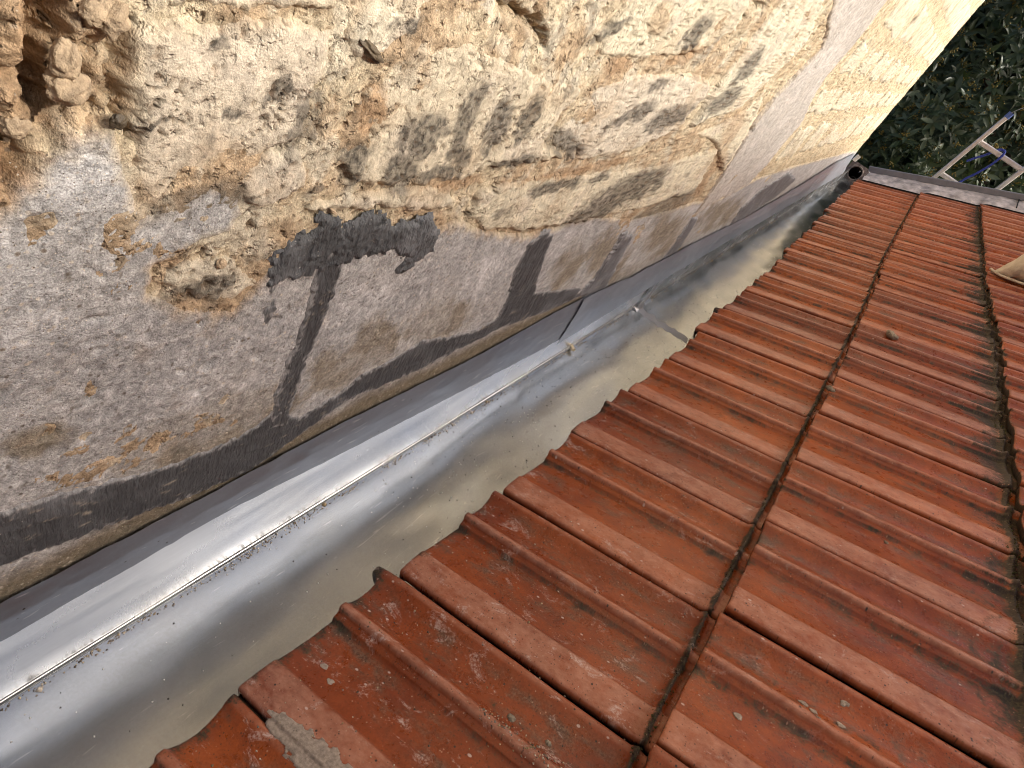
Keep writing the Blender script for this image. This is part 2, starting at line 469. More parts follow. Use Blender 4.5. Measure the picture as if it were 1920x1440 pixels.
# ------------------------------------------------------------------ stone wall: shared parameter grid
def axis(a, b, step):
    out = [a]
    while out[-1] < b: out.append(out[-1] + step(out[-1]))
    out[-1] = b
    return np.array(out)
def ystep(y):
    d = abs(y - 0.12)
    return min(.011, .0015 * (.30 ** 2 + max(0, d - .1) ** 2) / .30 ** 2) if y > 0 else min(.03, .0015 + .08 * -y)
YA = axis(-.5, 4.55, ystep)
ZA = axis(-.06, 2.4, lambda z: .0016 if z < .70 else min(.06, .0016 + (z - .70) * .045))
YY, ZZ = np.meshgrid(YA, ZA)
NR, NC = YY.shape
END = sstep(4.46, 4.55, YY)                     # the wall's far corner is worn round
ENDX = -.10 * END ** 2

PALE = np.array((.58, .525, .41)); TAN = np.array((.53, .445, .31)); MORT = np.array((.45, .335, .215)); YEL = np.array((.66, .61, .46))
PINK = np.array((.53, .46, .375)); CEM = np.array((.395, .392, .385)); SAND = np.array((.20, .160, .10)); DARK = np.array((.085, .076, .064))
SEAL = np.array((.056, .058, .061))

def mixn(a, b, f): return a + (b - a) * np.asarray(f)[..., None]

n_low = fbm(YY * 2.2, ZZ * 3.5, 1, 3); n_mid = fbm(YY * 12, ZZ * 14, 2, 4); n_hi = fbm(YY * 55, ZZ * 60, 3, 4); n_v = fbm(YY * 30, ZZ * 22, 4, 5)
n_fine = fbm(YY * 170, ZZ * 180, 8, 3)
n_st = fbm(YY * 95, ZZ * 80, 14, 4, .6)
fleck = sstep(.26, .40, fbm(YY * 40, ZZ * 46, 17, 4, .6)) * sstep(-.15, .2, fbm(YY * 7, ZZ * 8, 18, 2))
crack = sstep(.94, .99, 1 - np.abs(pn(YY * 24 + n_hi * 1.2, ZZ * 30 + n_hi * 1.2, 15))) * sstep(.02, .25, fbm(YY * 9, ZZ * 11, 16, 2))
crumb = sstep(-.008, .012, sdf([(0.1057, 0.6107), (0.1539, 0.6177), (0.1574, 0.5865), (0.1599, 0.5598), (0.1517, 0.5468), (0.1339, 0.5502), (0.1208, 0.5356), (0.1076, 0.5184), (0.096, 0.5174)], YY, ZZ) + n_mid * .01)
crev_pts = [[(0.129, 0.6048), (0.1259, 0.5887), (0.1231, 0.5781), (0.1274, 0.5671), (0.1283, 0.5565)], [(0.106, 0.5442), (0.1111, 0.539), (0.1123, 0.5286)], [(0.4074, 0.6378), (0.4205, 0.6286), (0.4592, 0.6247), (0.4854, 0.6125)],
            [(0.7602, 0.6285), (0.8145, 0.6226), (0.8752, 0.6492), (0.9604, 0.6966)], [(0.1576, 0.5932), (0.1592, 0.5772), (0.1573, 0.5598), (0.1613, 0.5463)]]
crev_w = [.007, .006, .004, .0035, .004]
crev = np.zeros_like(YY)
for pts, w_, k_ in zip(crev_pts, crev_w, (1, 1, .5, .5, .8)):
    a_ = .006 if k_ == 1 else .016
    crev = np.maximum(crev, k_ * np.exp(-(line_d(pts, YY + n_hi * a_ + n_st * .006, ZZ + n_v * a_ + n_st * .006) / w_) ** 2))
STAINS = [(0.2, 0.589, 134.76, 43.532, 60.788, -269.882), (0.205, 0.506, 41.108, 12.543, 11.632, -122.31), (0.265, 0.553, 78.889, -44.382, -36.131, -66.829), (0.239, 0.574, 99.344, 119.962, 120.577, -135.687), (0.176, 0.555, 127.102, 18.812, 41.932, -599.42), (0.21, 0.559, 128.989, 41.768, 65.895, -408.713), (0.374, 0.538, 36.031, 44.658, 25.176, -53.561), (0.425, 0.515, 45.872, 74.055, 49.651, -64.874), (0.418, 0.55, 93.805, -10.81, -9.543, -34.321), (0.464, 0.541, 65.509, 6.756, -10.514, -46.357), (0.509, 0.548, 68.448, -14.593, -14.385, -51.099), (0.362, 0.506, 59.25, -1.788, -23.384, -67.57), (0.407, 0.5, 35.846, 27.897, 10.817, -181.033), (0.608, 0.514, 21.065, -2.694, -23.992, -82.712), (0.738, 0.545, 13.562, 32.935, 28.28, -92.18), (0.864, 0.54, 12.036, 31.97, 13.706, -60.983), (0.64, 0.46, 18.785, 24.296, 4.74, -118.096), (0.894, 0.423, 7.01, 14.696, 6.132, -32.319), (0.8, 0.398, 10.428, 18.952, 10.566, -46.04), (0.312, 0.519, 80.766, -18.079, -26.471, -62.69), (1.063, 0.558, 7.09, 32.669, 19.196, -32.844), (0.576, 0.626, 13.351, 41.612, 95.674, -162.272), (0.522, 0.501, 27.421, 28.91, 8.068, -153.726), (0.309, 0.554, 116.69, 15.931, -16.263, -108.32), (1.155, 0.352, 6.448, 14.976, 4.755, -39.971), (0.749, 0.459, 32.323, 63.915, 35.165, -124.399), (0.77, 0.579, 25.638, 76.634, 32.282, -88.394), (0.789, 0.642, 7.452, 46.846, 40.222, -40.968), (1.074, 0.617, 4.439, 36.315, 36.223, -21.311), (0.212, 0.437, 46.569, 14.612, 3.751, -129.588), (0.324, 0.611, 65.812, 57.956, 58.139, -200.908)]
stain = np.zeros_like(YY)
for e in STAINS:
    stain = np.maximum(stain, np.clip(1.65 - ell(e, YY + n_hi * .012 + n_st * .006, ZZ + n_v * .012 + n_st * .006), 0, 1))
stain = sstep(.40, .82, stain * .72 + n_v * .55 + n_st * .75 + .30) * np.clip(stain * 2.2, 0, 1)
stain = np.maximum(stain, .75 * sstep(.24, .46, n_v + .7 * n_st) * sstep(.03, -.25, fbm(YY * 5, ZZ * 6, 9, 2)))
stain = stain * (.62 + .38 * sstep(-.2, .25, n_fine))
pitm = sstep(.27, .46, n_fine + .30 * n_hi)

# base of rubble and sandy mortar
HB = n_low * .005 + n_mid * .004 + n_hi * .0036 + n_fine * .0020 - crack * .003 + .0010
HB = HB + crumb * (.016 * fbm(YY * 20, ZZ * 20, 12, 3) + .010 * (1 - ridged(YY * 30, ZZ * 30, 13)) - .004 + n_hi * .006 + n_fine * .002)
HB = HB - fleck * .004 - crev * .026 - pitm * .0030
CB = mixn(mixn(TAN, MORT, sstep(-.25, .2, n_mid + .4 * n_hi)), PALE, .75 * sstep(.0, .32, n_v + .3 * n_low))
CB = mixn(CB, YEL * np.array((1.0, .93, .82)), sstep(.7, 2.0, YY) * .55)
CB = mixn(CB, DARK * 1.2, stain * .8)
CB = mixn(CB, MORT * np.array((.42, .36, .33)), .8 * np.maximum(np.maximum(pitm, crack), fleck))
CB = mixn(CB, MORT * .62, .55 * sstep(.15, .45, n_hi + .5 * n_mid) + .0 * crumb)
CB = mixn(CB, np.array((.20, .115, .055)), .85 * crev)
brown = np.zeros_like(YY)
for e in [(1.235, 0.508, 5.04, 28.876, 14.882, -0.766), (1.296, 0.435, 5.931, 30.23, 24.94, 13.595), (1.315, 0.378, 8.039, 34.384, 24.16, 12.925), (0.811, 0.619, 10.618, 39.7, 24.461, -63.907), (0.642, 0.599, 24.072, 51.384, 17.166, -69.821), (0.668, 0.649, 37.2, 16.166, -1.779, -55.122), (0.45, 0.484, 22.179, 17.822, 0.627, -119.297), (0.716, 0.476, 5.983, 8.553, 2.572, -146.596), (0.313, 0.558, 66.076, -6.576, -12.607, -47.348)]:
    brown = np.maximum(brown, np.clip(1.5 - ell(e, YY + n_v * .01, ZZ + n_st * .008), 0, 1))
brown = sstep(.3, .8, brown + .5 * n_v)
CB = mixn(CB, MORT * np.array((.80, .70, .62)), np.maximum(crumb * .65, brown * .7))
CB = CB * (1 + .35 * n_st[..., None] + .40 * n_fine[..., None])

wall = empty('stone_wall', (-.3, 2.0, GZ))
tag(wall, 'old weathered stone wall with grey cement patched along its foot beside the gutter', 'wall')
wall_off = np.array([-.3, 2.0, GZ])

def wall_piece(name, H, C, keep_v, mat):
    kf = keep_v[:-1, :-1] | keep_v[1:, :-1] | keep_v[:-1, 1:] | keep_v[1:, 1:]
    F = grid_faces(NR, NC, kf)
    if len(F) == 0: return None
    V = np.stack([H + ENDX, YY, ZZ], -1).reshape(-1, 3) - wall_off
    V, F, Cc = compact(V, F, C.reshape(-1, 3))
    return link(name, mesh_np(name, V, F, True, col=Cc), mat, wall)

core = Soup(); core.box((-.3, -5.0, 0), (.26, 2.52, 6.15))
core.build('wall_core', M_plaster, wall)
wall_piece('mortar_bed', HB, CB, np.ones_like(YY, bool), M_mortar)

# individual stones
stones = [
 ([(0.158, 0.5955), (0.1803, 0.6024), (0.2034, 0.6037), (0.2447, 0.6102), (0.2712, 0.6073), (0.2714, 0.5811), (0.2696, 0.5568), (0.2628, 0.5373), (0.2313, 0.5269), (0.2219, 0.5208), (0.1931, 0.5197), (0.1715, 0.5034), (0.1608, 0.5292), (0.158, 0.5598)], 0, .85),
 ([(0.2222, 0.5228), (0.2402, 0.5365), (0.2616, 0.5338), (0.276, 0.5177), (0.272, 0.4999), (0.2496, 0.4894), (0.2292, 0.4966), (0.221, 0.5132)], 1, 1.0),
 ([(0.3093, 0.4976), (0.3525, 0.4949), (0.4455, 0.4916), (0.5432, 0.4983), (0.6145, 0.5011), (0.5565, 0.5207), (0.5724, 0.5521), (0.5945, 0.5765), (0.4881, 0.5895), (0.3837, 0.608), (0.3336, 0.6004), (0.3106, 0.5756), (0.2828, 0.5566), (0.2867, 0.5291)], 2, .95),
 ([(0.5715, 0.5175), (0.5892, 0.5422), (0.6145, 0.579), (0.7029, 0.5937), (0.8433, 0.5982), (0.9652, 0.5883), (0.9225, 0.5183), (0.8066, 0.4911), (0.6891, 0.4884), (0.6364, 0.4928)], 3, 1.0),
 ([(0.4783, 0.4465), (0.4875, 0.4749), (0.5592, 0.4778), (0.7092, 0.4693), (0.9474, 0.4577), (1.2314, 0.4673), (1.2822, 0.3638), (1.0059, 0.3696), (0.8, 0.3827), (0.6202, 0.3998), (0.53, 0.4162)], 4, 1.0),
 ([(0.5527, 0.6232), (0.5769, 0.6435), (0.5954, 0.6733), (0.8915, 0.7131), (0.9373, 0.6527), (0.8304, 0.619), (0.6865, 0.6058), (0.591, 0.6024)], 5, 1.0),
 ([(0.2758, 0.6025), (0.2825, 0.6284), (0.3972, 0.6433), (0.4192, 0.6211), (0.3765, 0.6103), (0.3277, 0.6026), (0.3036, 0.5822), (0.2825, 0.5878)], 6, .8),
 ([(0.173, 0.6035), (0.1787, 0.6213), (0.2589, 0.633), (0.2726, 0.6122), (0.2442, 0.6123), (0.2031, 0.6061)], 7, .8),
 ([(0.1823, 0.4602), (0.1983, 0.465), (0.2272, 0.4615), (0.2564, 0.4288), (0.234, 0.4161), (0.1941, 0.4351), (0.1799, 0.4488)], 8, .95),
 ([(0.2592, 0.4825), (0.2871, 0.4929), (0.3537, 0.492), (0.4411, 0.4862), (0.4721, 0.4487), (0.4178, 0.4623), (0.3436, 0.4743), (0.296, 0.4775)], 9, .8),
 ([(0.9954, 0.5905), (1.0, 0.648), (1.0358, 0.7121), (1.2544, 0.738), (1.3536, 0.6772), (1.2622, 0.5963), (1.2066, 0.5472), (0.9894, 0.5156)], 10, 1.0),
 ([(1.0361, 0.5028), (1.2329, 0.5388), (1.2877, 0.587), (1.3616, 0.5288), (1.3795, 0.4029), (1.1983, 0.4759)], 11, .95),
]
# plain courses further along and above the picture's near part
rr = random.Random(3)
for z0, z1, ya, yb in ((.36, .49, 1.9, 4.5), (.505, .60, 1.82, 4.5), (.615, .72, 1.85, 4.5), (.735, .86, 1.95, 4.5), (.73, .90, -.3, 1.3), (.88, 1.02, 1.4, 4.5), (1.04, 1.22, 0, 4.5)):
    y = ya
    while y < yb - .15:
        ln = rr.uniform(.24, .5)
        y1 = min(y + ln, yb); q = []
        for t in np.linspace(0, 1, 5)[:-1]: q.append((y + .02 + (y1 - y - .04) * t, z0 + rr.uniform(0, .02)))
        for t in np.linspace(0, 1, 3)[:-1]: q.append((y1 - .02 + rr.uniform(-.02, .02), z0 + (z1 - z0) * t))
        for t in np.linspace(1, 0, 5)[:-1]: q.append((y + .02 + (y1 - y - .04) * t, z1 - rr.uniform(0, .02)))
        for t in np.linspace(1, 0, 3)[:-1]: q.append((y + .02 + rr.uniform(-.02, .02), z0 + (z1 - z0) * t))
        stones.append((q, len(stones), rr.uniform(.7, 1.0)))
        y = y1 + rr.uniform(-.005, .02)
for poly, sd_, lift in stones:
    P = np.array(poly); far = P[:, 0].mean() > 1.3
    ed = .012 if far else .0075
    d = sdf(poly, YY, ZZ) + (n_hi * .8 + n_mid * .7 + n_st * .5) * ed
    keep = d > -.008
    rnd_r = .020 if far else .012
    dome = 1 - (1 - np.clip((d + .004) / rnd_r, 0, 1)) ** 2
    rs = random.Random(sd_ * 7 + 1)
    tx, tz = rs.uniform(-.03, .03), rs.uniform(-.05, .05)
    H = (-.008 - .002 + (.010 + .0046 * lift) * dome + tx * (YY - P[:, 0].mean()) * (.15 if far else .6) + tz * (ZZ - P[:, 1].mean()) * .6
         + .0045 * fbm(YY * 9 + sd_, ZZ * 11, 20 + sd_, 3) + n_hi * .0020 + n_fine * .0012 + n_st * .0010 - pitm * .0028 - fleck * .0045 + n_v * .0020 - crack * .0040)
    base = mixn(PALE, TAN, rs.uniform(0, .6) * np.ones_like(YY))
    if far: base = mixn(base, YEL, .65 * np.ones_like(YY))
    elif sd_ in (3, 4, 10, 11, 5): base = mixn(base, PINK if sd_ in (3,) else YEL, .5 * np.ones_like(YY))
    elif sd_ in (0, 1): base = mixn(base, PINK, .55 * np.ones_like(YY))
    C = mixn(base, MORT, .42 * sstep(.0, .40, n_mid + .3 * n_hi + .25 * fbm(YY * 6, ZZ * 7, 31 + sd_, 2)))
    C = mixn(C, PINK * 1.02, .5 * sstep(.05, .35, fbm(YY * 16, ZZ * 18, 33, 3)))
    C = mixn(C, MORT * np.array((.78, .68, .58)), brown * .55)
    C = mixn(C, DARK * .85, stain * .95)
    C = mixn(C, MORT * np.array((.34, .28, .25)), .75 * np.maximum(np.maximum(pitm * .7, crack), fleck * .7))
    C = C * (1 + .30 * n_st[..., None] + .30 * n_fine[..., None])
    C = mixn(C, CB, sstep(.010 + .006 * n_st, -.002, d))
    wall_piece('stone', H, C, keep, M_stone)

# grey cement render along the foot, and the vertical repair band
CEMP = [(0.0788, 0.52), (0.1075, 0.5179), (0.1208, 0.5361), (0.1355, 0.5491), (0.1568, 0.553), (0.1597, 0.5323), (0.1687, 0.5025), (0.1854, 0.5039), (0.2046, 0.5168), (0.2242, 0.5055), (0.2349, 0.4895), (0.2231, 0.4749), (0.1977, 0.4715), (0.1797, 0.4625), (0.1776, 0.4432), (0.2005, 0.4226), (0.2358, 0.409), (0.2524, 0.4314), (0.2656, 0.4526), (0.3215, 0.4597), (0.4303, 0.4372), (0.4768, 0.4406), (0.529, 0.4178), (0.633, 0.391), (0.7319, 0.3898), (0.8118, 0.387), (0.9821, 0.3544), (1.1793, 0.3358), (1.3371, 0.3328), (1.5478, 0.3104), (1.8571, 0.3345), (2.3378, 0.322), (3.8998, 0.2633)] + [(4.6, .22), (4.6, -.1), (-.6, -.1), (-.6, .5)]
BAND = [(1.7061, 0.8434), (1.1858, 0.7677), (1.3197, 0.7371), (1.5007, 0.6669), (1.4099, 0.5888), (1.3768, 0.5228), (1.4132, 0.3864), (1.4119, 0.2906), (1.7788, 0.3221), (1.8256, 0.3898), (1.8805, 0.4948), (1.7415, 0.6068), (1.791, 0.6965), (1.7917, 0.7903)]
sandm = np.zeros_like(YY)
for e in [(0.379, 0.279, 19.374, 11.898, 1.022, -21.387), (0.24, 0.273, 9.697, 3.138, -2.499, -22.18), (0.175, 0.248, 14.585, 2.439, -14.775, -43.099), (0.522, 0.292, 14.1, 12.418, 1.136, -20.886), (0.999, 0.27, 7.54, 1.168, -6.838, -16.677), (0.825, 0.292, 15.774, 0.616, -8.633, -18.589), (1.307, 0.253, 5.757, 13.523, 1.62, -7.445), (1.713, 0.24, 3.909, 11.218, 0.836, -11.666), (0.11, 0.346, 41.168, 3.338, -7.987, -46.779), (0.415, 0.301, 21.186, 0.615, -16.036, -23.198)]:
    sandm = np.maximum(sandm, np.clip(1.35 - ell(e, YY, ZZ), 0, 1))
def cem_col(seed):
    C = mixn(CEM, CEM * 1.32, sstep(-.1, .35, fbm(YY * 7, ZZ * 8, seed, 4)))
    C = mixn(C, SAND, .75 * sstep(.25, .75, sandm + .5 * n_v + .25 * n_fine))
    C = mixn(C, CEM * np.array((1.02, 1.0, .97)), .6 * sstep(-.1, .3, n_mid))
    C = C * (1 + .30 * n_st[..., None] + .30 * n_fine[..., None])
    C = mixn(C, np.array((.55, .49, .40)), .6 * sstep(.42, .58, fbm(YY * 120, ZZ * 120, seed + 9, 3)))
    C = mixn(C, SAND * .55, .6 * sstep(.40, .56, fbm(YY * 110, ZZ * 110, seed + 12, 3)))
    C = mixn(C, MORT * .8, .22 * sstep(.30, .42, fbm(YY * 38, ZZ * 42, seed + 5, 3)) * sstep(.45, .2, YY))
    C = mixn(C, SAND * .85, .92 * sstep(.225, .19, ZZ + .012 * n_mid) * (.25 + .75 * sstep(1.5, .8, YY)))
    return C
lump = sstep(.28, .5, fbm(YY * 40, ZZ * 42, 51, 3)) * sstep(.5, .15, YY)
for poly, nm, thick, sd_ in ((CEMP, 'cement_render', .0042, 40), (BAND, 'cement_render', .0052, 44)):
    d = sdf(poly, YY, ZZ) + n_hi * .005 + n_mid * (.004 if sd_ == 40 else .02)
    H = -.009 + (.009 + thick) * (1 - (1 - np.clip((d + .004) / .009, 0, 1)) ** 2) + .003 * fbm(YY * 6, ZZ * 7, sd_, 3) + n_fine * .0008 + n_hi * .0009 - lump * .0028
    H = np.where(ZZ < .20, np.minimum(H, .0062), H)
    C = cem_col(sd_)
    C = mixn(C, CB * .9, sstep(.012 + .012 * n_st, -.002, d))
    if sd_ == 44: C = mixn(C, PINK * .95, .45 * np.ones_like(YY))
    wall_piece(nm, H, C, d > -.006, M_cement)

# dark sealant smeared on the cement
SEALS = [
 ([(0.256, 0.4352), (0.2597, 0.4493), (0.2651, 0.455), (0.2819, 0.4637), (0.3006, 0.4647), (0.295, 0.4776), (0.3205, 0.4628), (0.3444, 0.4722), (0.3818, 0.4533), (0.4163, 0.4581), (0.4453, 0.4343), (0.4448, 0.4159), (0.4268, 0.4063), (0.4117, 0.3963), (0.402, 0.4026), (0.4039, 0.4144), (0.3913, 0.4279), (0.3665, 0.4291), (0.3421, 0.4304), (0.3318, 0.4276), (0.3098, 0.4289), (0.2908, 0.4241), (0.2619, 0.4277)], .0022, .0040, 'head'),
 ([(0.3014, 0.4442), (0.3296, 0.4376), (0.3303, 0.4268), (0.3305, 0.3989), (0.3283, 0.3636), (0.3244, 0.3394), (0.3203, 0.2854), (0.3209, 0.2301), (0.2976, 0.2367), (0.2953, 0.2826), (0.3006, 0.3397), (0.3041, 0.3958)], .0016, .0018, 'stem'),
 ([(0.0475, 0.2972), (0.0888, 0.2861), (0.1131, 0.2825), (0.1424, 0.2724), (0.1927, 0.2538), (0.2396, 0.2494), (0.2711, 0.2482), (0.2938, 0.2587), (0.301, 0.266), (0.3156, 0.248), (0.3374, 0.2309), (0.3858, 0.2428), (0.4117, 0.2548), (0.4577, 0.261), (0.4991, 0.2751), (0.5641, 0.2506), (0.6308, 0.2388), (0.6693, 0.2445), (0.6673, 0.2748), (0.6435, 0.3349), (0.6444, 0.3767), (0.6723, 0.3928), (0.7067, 0.3777), (0.7223, 0.3279), (0.7546, 0.265), (0.858, 0.2387), (0.9412, 0.2196), (1.0088, 0.1838), (0.8817, 0.1935), (0.6949, 0.213), (0.5104, 0.2108), (0.3987, 0.2183), (0.2906, 0.1773), (0.2248, 0.1862), (0.1722, 0.2023), (0.1206, 0.2148), (0.0837, 0.2227), (0.0386, 0.2344)], .0014, .0024, 'band'),
 ([(0.9841, 0.2795), (0.9829, 0.3283), (1.0488, 0.306), (1.0814, 0.2113), (1.0877, 0.169), (1.0058, 0.1703), (0.9449, 0.2062), (0.9803, 0.2266)], .0036, .004, 'smear'),
 ([(1.4206, 0.1387), (1.4063, 0.2148), (1.406, 0.2858), (1.4629, 0.2701), (1.4897, 0.1806), (1.4823, 0.1277)], .0036, .004, 'smear'),
 ([(1.9638, 0.1489), (1.9417, 0.2296), (2.0644, 0.278), (2.3122, 0.3044), (2.6485, 0.2398), (2.4518, 0.1891), (2.1517, 0.166)], .0036, .006, 'smear'),
 ([(0.2619, 0.4321), (0.2686, 0.4303), (0.2697, 0.4069), (0.2686, 0.3939), (0.2682, 0.379), (0.2644, 0.3838), (0.2653, 0.4084)], .001, .003, 'drip'),
]
for poly, thick, en, kind_ in SEALS:
    d = sdf(poly, YY, ZZ) + fbm(YY * 75, ZZ * 55, 61, 3) * en * 2.2 + n_fine * en * .9 + np.where(n_st > .30, -(n_st - .30) * (.05 if kind_ == 'smear' else .02), 0)
    st = ridged(YY * 190 + n_mid * 8, ZZ * 46 + n_mid * 6, 62, 3) if kind_ in ('head', 'stem') else ridged(YY * 16, ZZ * 80 + YY * 20, 64, 3)
    H = .0022 + (.0020 + thick) * (1 - (1 - np.clip((d + .0015) / .0035, 0, 1)) ** 2) + .003 * fbm(YY * 6, ZZ * 7, 40, 3) + (.0036 if kind_ == 'head' else .0010) * (st - .5) + n_fine * .0005
    C = mixn(SEAL * (2.3 if kind_ == 'smear' else 1.15), SEAL * (3.2 if kind_ == 'smear' else 2.1), sstep(.0, .5, n_mid + .3 * n_v) + np.zeros_like(YY))
    C = mixn(C, np.array((.33, .29, .23)), .8 * sstep(.72, .90, st) * sstep(.0, .25, n_v) * (0 if kind_ == 'head' else 1))
    C = mixn(C, CEM * .95, .85 * sstep(.0045, -.0005, d + n_fine * .006 + n_st * .004) * (.10 if kind_ == 'head' else .8))
    o = wall_piece('sealant', H, C, d > -.0015, M_sealant)
    if o: o['label'] = {'head': 'thick ridged dark grey sealant smear at the top of the streak', 'stem': 'straight dark grey sealant streak running down the cement',
                        'band': 'long dark grey sealant band just above the flashing', 'smear': 'thin dark grey sealant smear', 'drip': 'thin dark drip lines'}[kind_]

# pebbles bedded in the mortar
for (y, z), r, mt, sq in zip([(0.1526, 0.5993), (0.1354, 0.5695), (0.2847, 0.5016), (0.1141, 0.5534), (0.1343, 0.5808), (0.2207, 0.4545), (0.3048, 0.4805), (0.2989, 0.5949), (0.1551, 0.5541), (0.145, 0.6006)],
                             (.0060, .0075, .0040, .005, .006, .0035, .0030, .0085, .0035, .005),
                             (M_pebble, M_pebble, M_lump, M_pebble, M_pebble, M_pebble, M_pebble, M_flint, M_flint, M_pebble),
                             ((.7, 1, 1.2), (.7, 1.1, 1), (.7, 1.3, .6), (.7, 1, 1.1), (.8, 1, 1.3), (.7, 1, 1), (.6, 1.5, .5), (.7, 1.5, .45), (.6, 1, 1), (.6, 1, 1))):
    o = link('pebble', lump_mesh('pebble', r, int(y * 1000), 4, .6, sq, 1.4), mt, wall)
    o.location = Vector((.0035 - r * .25, y, z)) - Vector(wall_off)
    o.rotation_euler = (math.radians(-30 if mt is M_flint else random.uniform(-40, 40)), 0, 0)

# ------------------------------------------------------------------ box gutter
gut = empty('box_gutter', (0, 2.3, -.02))
tag(gut, 'long galvanised metal box gutter running between the stone wall and the tiled roof', 'gutter')
GO = np.array([0, 2.3, -.02])
def sheet(name, X, Y, Z, mat, parent=gut, off=GO):
    V = np.stack([X, Y, Z], -1).reshape(-1, 3) - off
    return link(name, mesh_np(name, V, grid_faces(*X.shape)), mat, parent)
ys = axis(-.6, 4.99, lambda y: .012 + max(0, y - .6) * .008)
SEAM = 1.50
def floor_z(x, y):
    return .0025 * fbm(x * 5, y * 2.2, 71, 2) + .0012 * fbm(x * 14, y * 6, 72, 2) + .012 * np.clip((x - .11) / .15, 0, 1) ** 2 + .0035 * np.exp(-(x / .012) ** 2)
u = np.concatenate([[.002, .004], np.linspace(.008, .34, 40)])
X, Y = np.meshgrid(u, ys)
sheet('gutter_floor', X, Y, floor_z(X, Y), M_floor)
# upstand: leans on the wall, with a rolled lower lip
def upx(z, y): return .0100 + .001 * np.clip(z / .11, 0, 1) + .0012 * fbm(y * 3, z * 10, 74, 2) + .0006 * fbm(y * 9, z * 30, 75, 2)
prof = [(.0066, .0), (.0078, .0010), (.0079, .0025), (.0068, .0042), (.0060, .0060)]
zs = np.linspace(.008, .132, 22)
Xp = np.zeros((len(ys), len(prof) + len(zs))); Zp = np.zeros_like(Xp); Yp = np.repeat(ys[:, None], Xp.shape[1], 1)
for i, (px, pz) in enumerate(prof): Xp[:, i] = px + .004; Zp[:, i] = pz + .002
Zp[:, len(prof):] = zs[None] * (1 - .5 * sstep(4.45, 4.60, ys))[:, None]; Xp[:, len(prof):] = upx(Zp[:, len(prof):], Yp[:, len(prof):]) - .001
sheet('upstand', Xp, Yp, Zp, M_up)

def flashing(name, y0, y1, zb, zt, lift, mat, seed, wob, extra=None):
    yy = axis(y0, y1, lambda y: .006 + max(0, y - .3) * .006)
    t = np.linspace(0, 1, 26)
    T, Yf = np.meshgrid(t, yy)
    zb_ = np.interp(yy, *zb); zt_ = np.interp(yy, *zt) * (1 - .55 * sstep(4.25, 4.55, yy)) + wob * fbm(yy * 9, yy * 0 + seed, seed, 3)
    Zf = zb_[:, None] + T * (zt_ - zb_)[:, None]
    Xf = lift + .002 + .0010 * fbm(Yf * 30, Zf * 50, seed, 3) + .0008 * ridged(Yf * 40 + Zf * 60, Zf * 20, seed + 1, 2) - .0035 * np.clip((T - .55) / .45, 0, 1)
    if extra is not None: Xf = Xf + extra(Yf, T)
    return sheet(name, Xf, Yf, Zf, mat)
ZT = (([0.0486, 0.0741, 0.2165, 0.3974, 0.6632, 0.8685], [0.179, 0.181, 0.1807, 0.1849, 0.1757, 0.1856]))
ZB = (([0.0425, 0.0698, 0.266, 0.4182, 0.9244], [0.124, 0.1282, 0.1346, 0.1199, 0.0805]))
flashing('wall_flashing', -.5, 1.02, ZB, ZT, .0100, M_lead, 81, .0012)
ZT2 = (([0.8489, 0.9386, 1.2116, 1.5764, 2.1089, 2.8532, 3.6027], [0.1944, 0.1877, 0.1739, 0.1765, 0.1641, 0.1897, 0.2333]))
ZB2 = ([.97, 1.4, 2, 3, 5], [.068, .075, .075, .07, .07])
flashing('wall_flashing', .98, 4.56, ZB2, ZT2, .0118, M_bluelead, 91, .004,
         lambda Y_, T: .0015 * np.exp(-((Y_ - .985) / .02) ** 2) * T + .0018 * ridged(Y_ * 5, T * 4 + Y_, 95, 3) * np.clip(Y_ - 1.2, 0, 1))['label'] = 'paler crinkled flashing with its near corner peeled off the wall'

# soldered seam across the floor and up the upstand
def seam_strip(name, pts, wdt, mat, hgt=.0008, n=60, seed=101):
    """strip lying on the surface along pts = [(pos, normal)]"""
    P = [Vector(p) for p, _ in pts]; N = [Vector(q) for _, q in pts]
    V = []; prev = None
    for i in range(n):
        t = i / (n - 1) * (len(P) - 1); k = min(int(t), len(P) - 2); f = t - k
        p = P[k].lerp(P[k + 1], f); q = N[k].lerp(N[k + 1], f).normalized(); d = (P[k + 1] - P[k]).normalized(); s = d.cross(q).normalized()
        w_ = wdt * (1 + .5 * float(pn(i * .35, 0.3, seed))); o_ = s * (wdt * .35 * float(pn(i * .22, 4.3, seed)))
        for j in range(7):
            a = j / 6 * 2 - 1
            V.append(p + o_ + s * a * w_ * .5 + q * (hgt * (1 - a * a) * (1 + .7 * float(pn(i * .9, j * .9, seed))) + .0003))
    return link(name, mesh_np(name, np.array([tuple(v) for v in V]) - GO, grid_faces(n, 7)), mat, gut)
sp = [(0.0153, 1.4589), (0.0484, 1.4645), (0.1043, 1.478), (0.1648, 1.4925)]
zf = lambda x, y: float(floor_z(np.array(x), np.array(y)))
pts = [((x, y, zf(x, y)), (0, 0, 1)) for x, y in sp]
x0_, y0_ = sp[0]
seam_strip('solder_seam', [((.0175, y0_ + .02, .075), (1, 0, 0)), ((.0160, y0_ + .01, .02), (1, 0, .1)), ((max(.02, x0_), y0_, zf(max(.02, x0_), y0_)), (.5, 0, 1))] + pts[1:] , .032, M_solder)

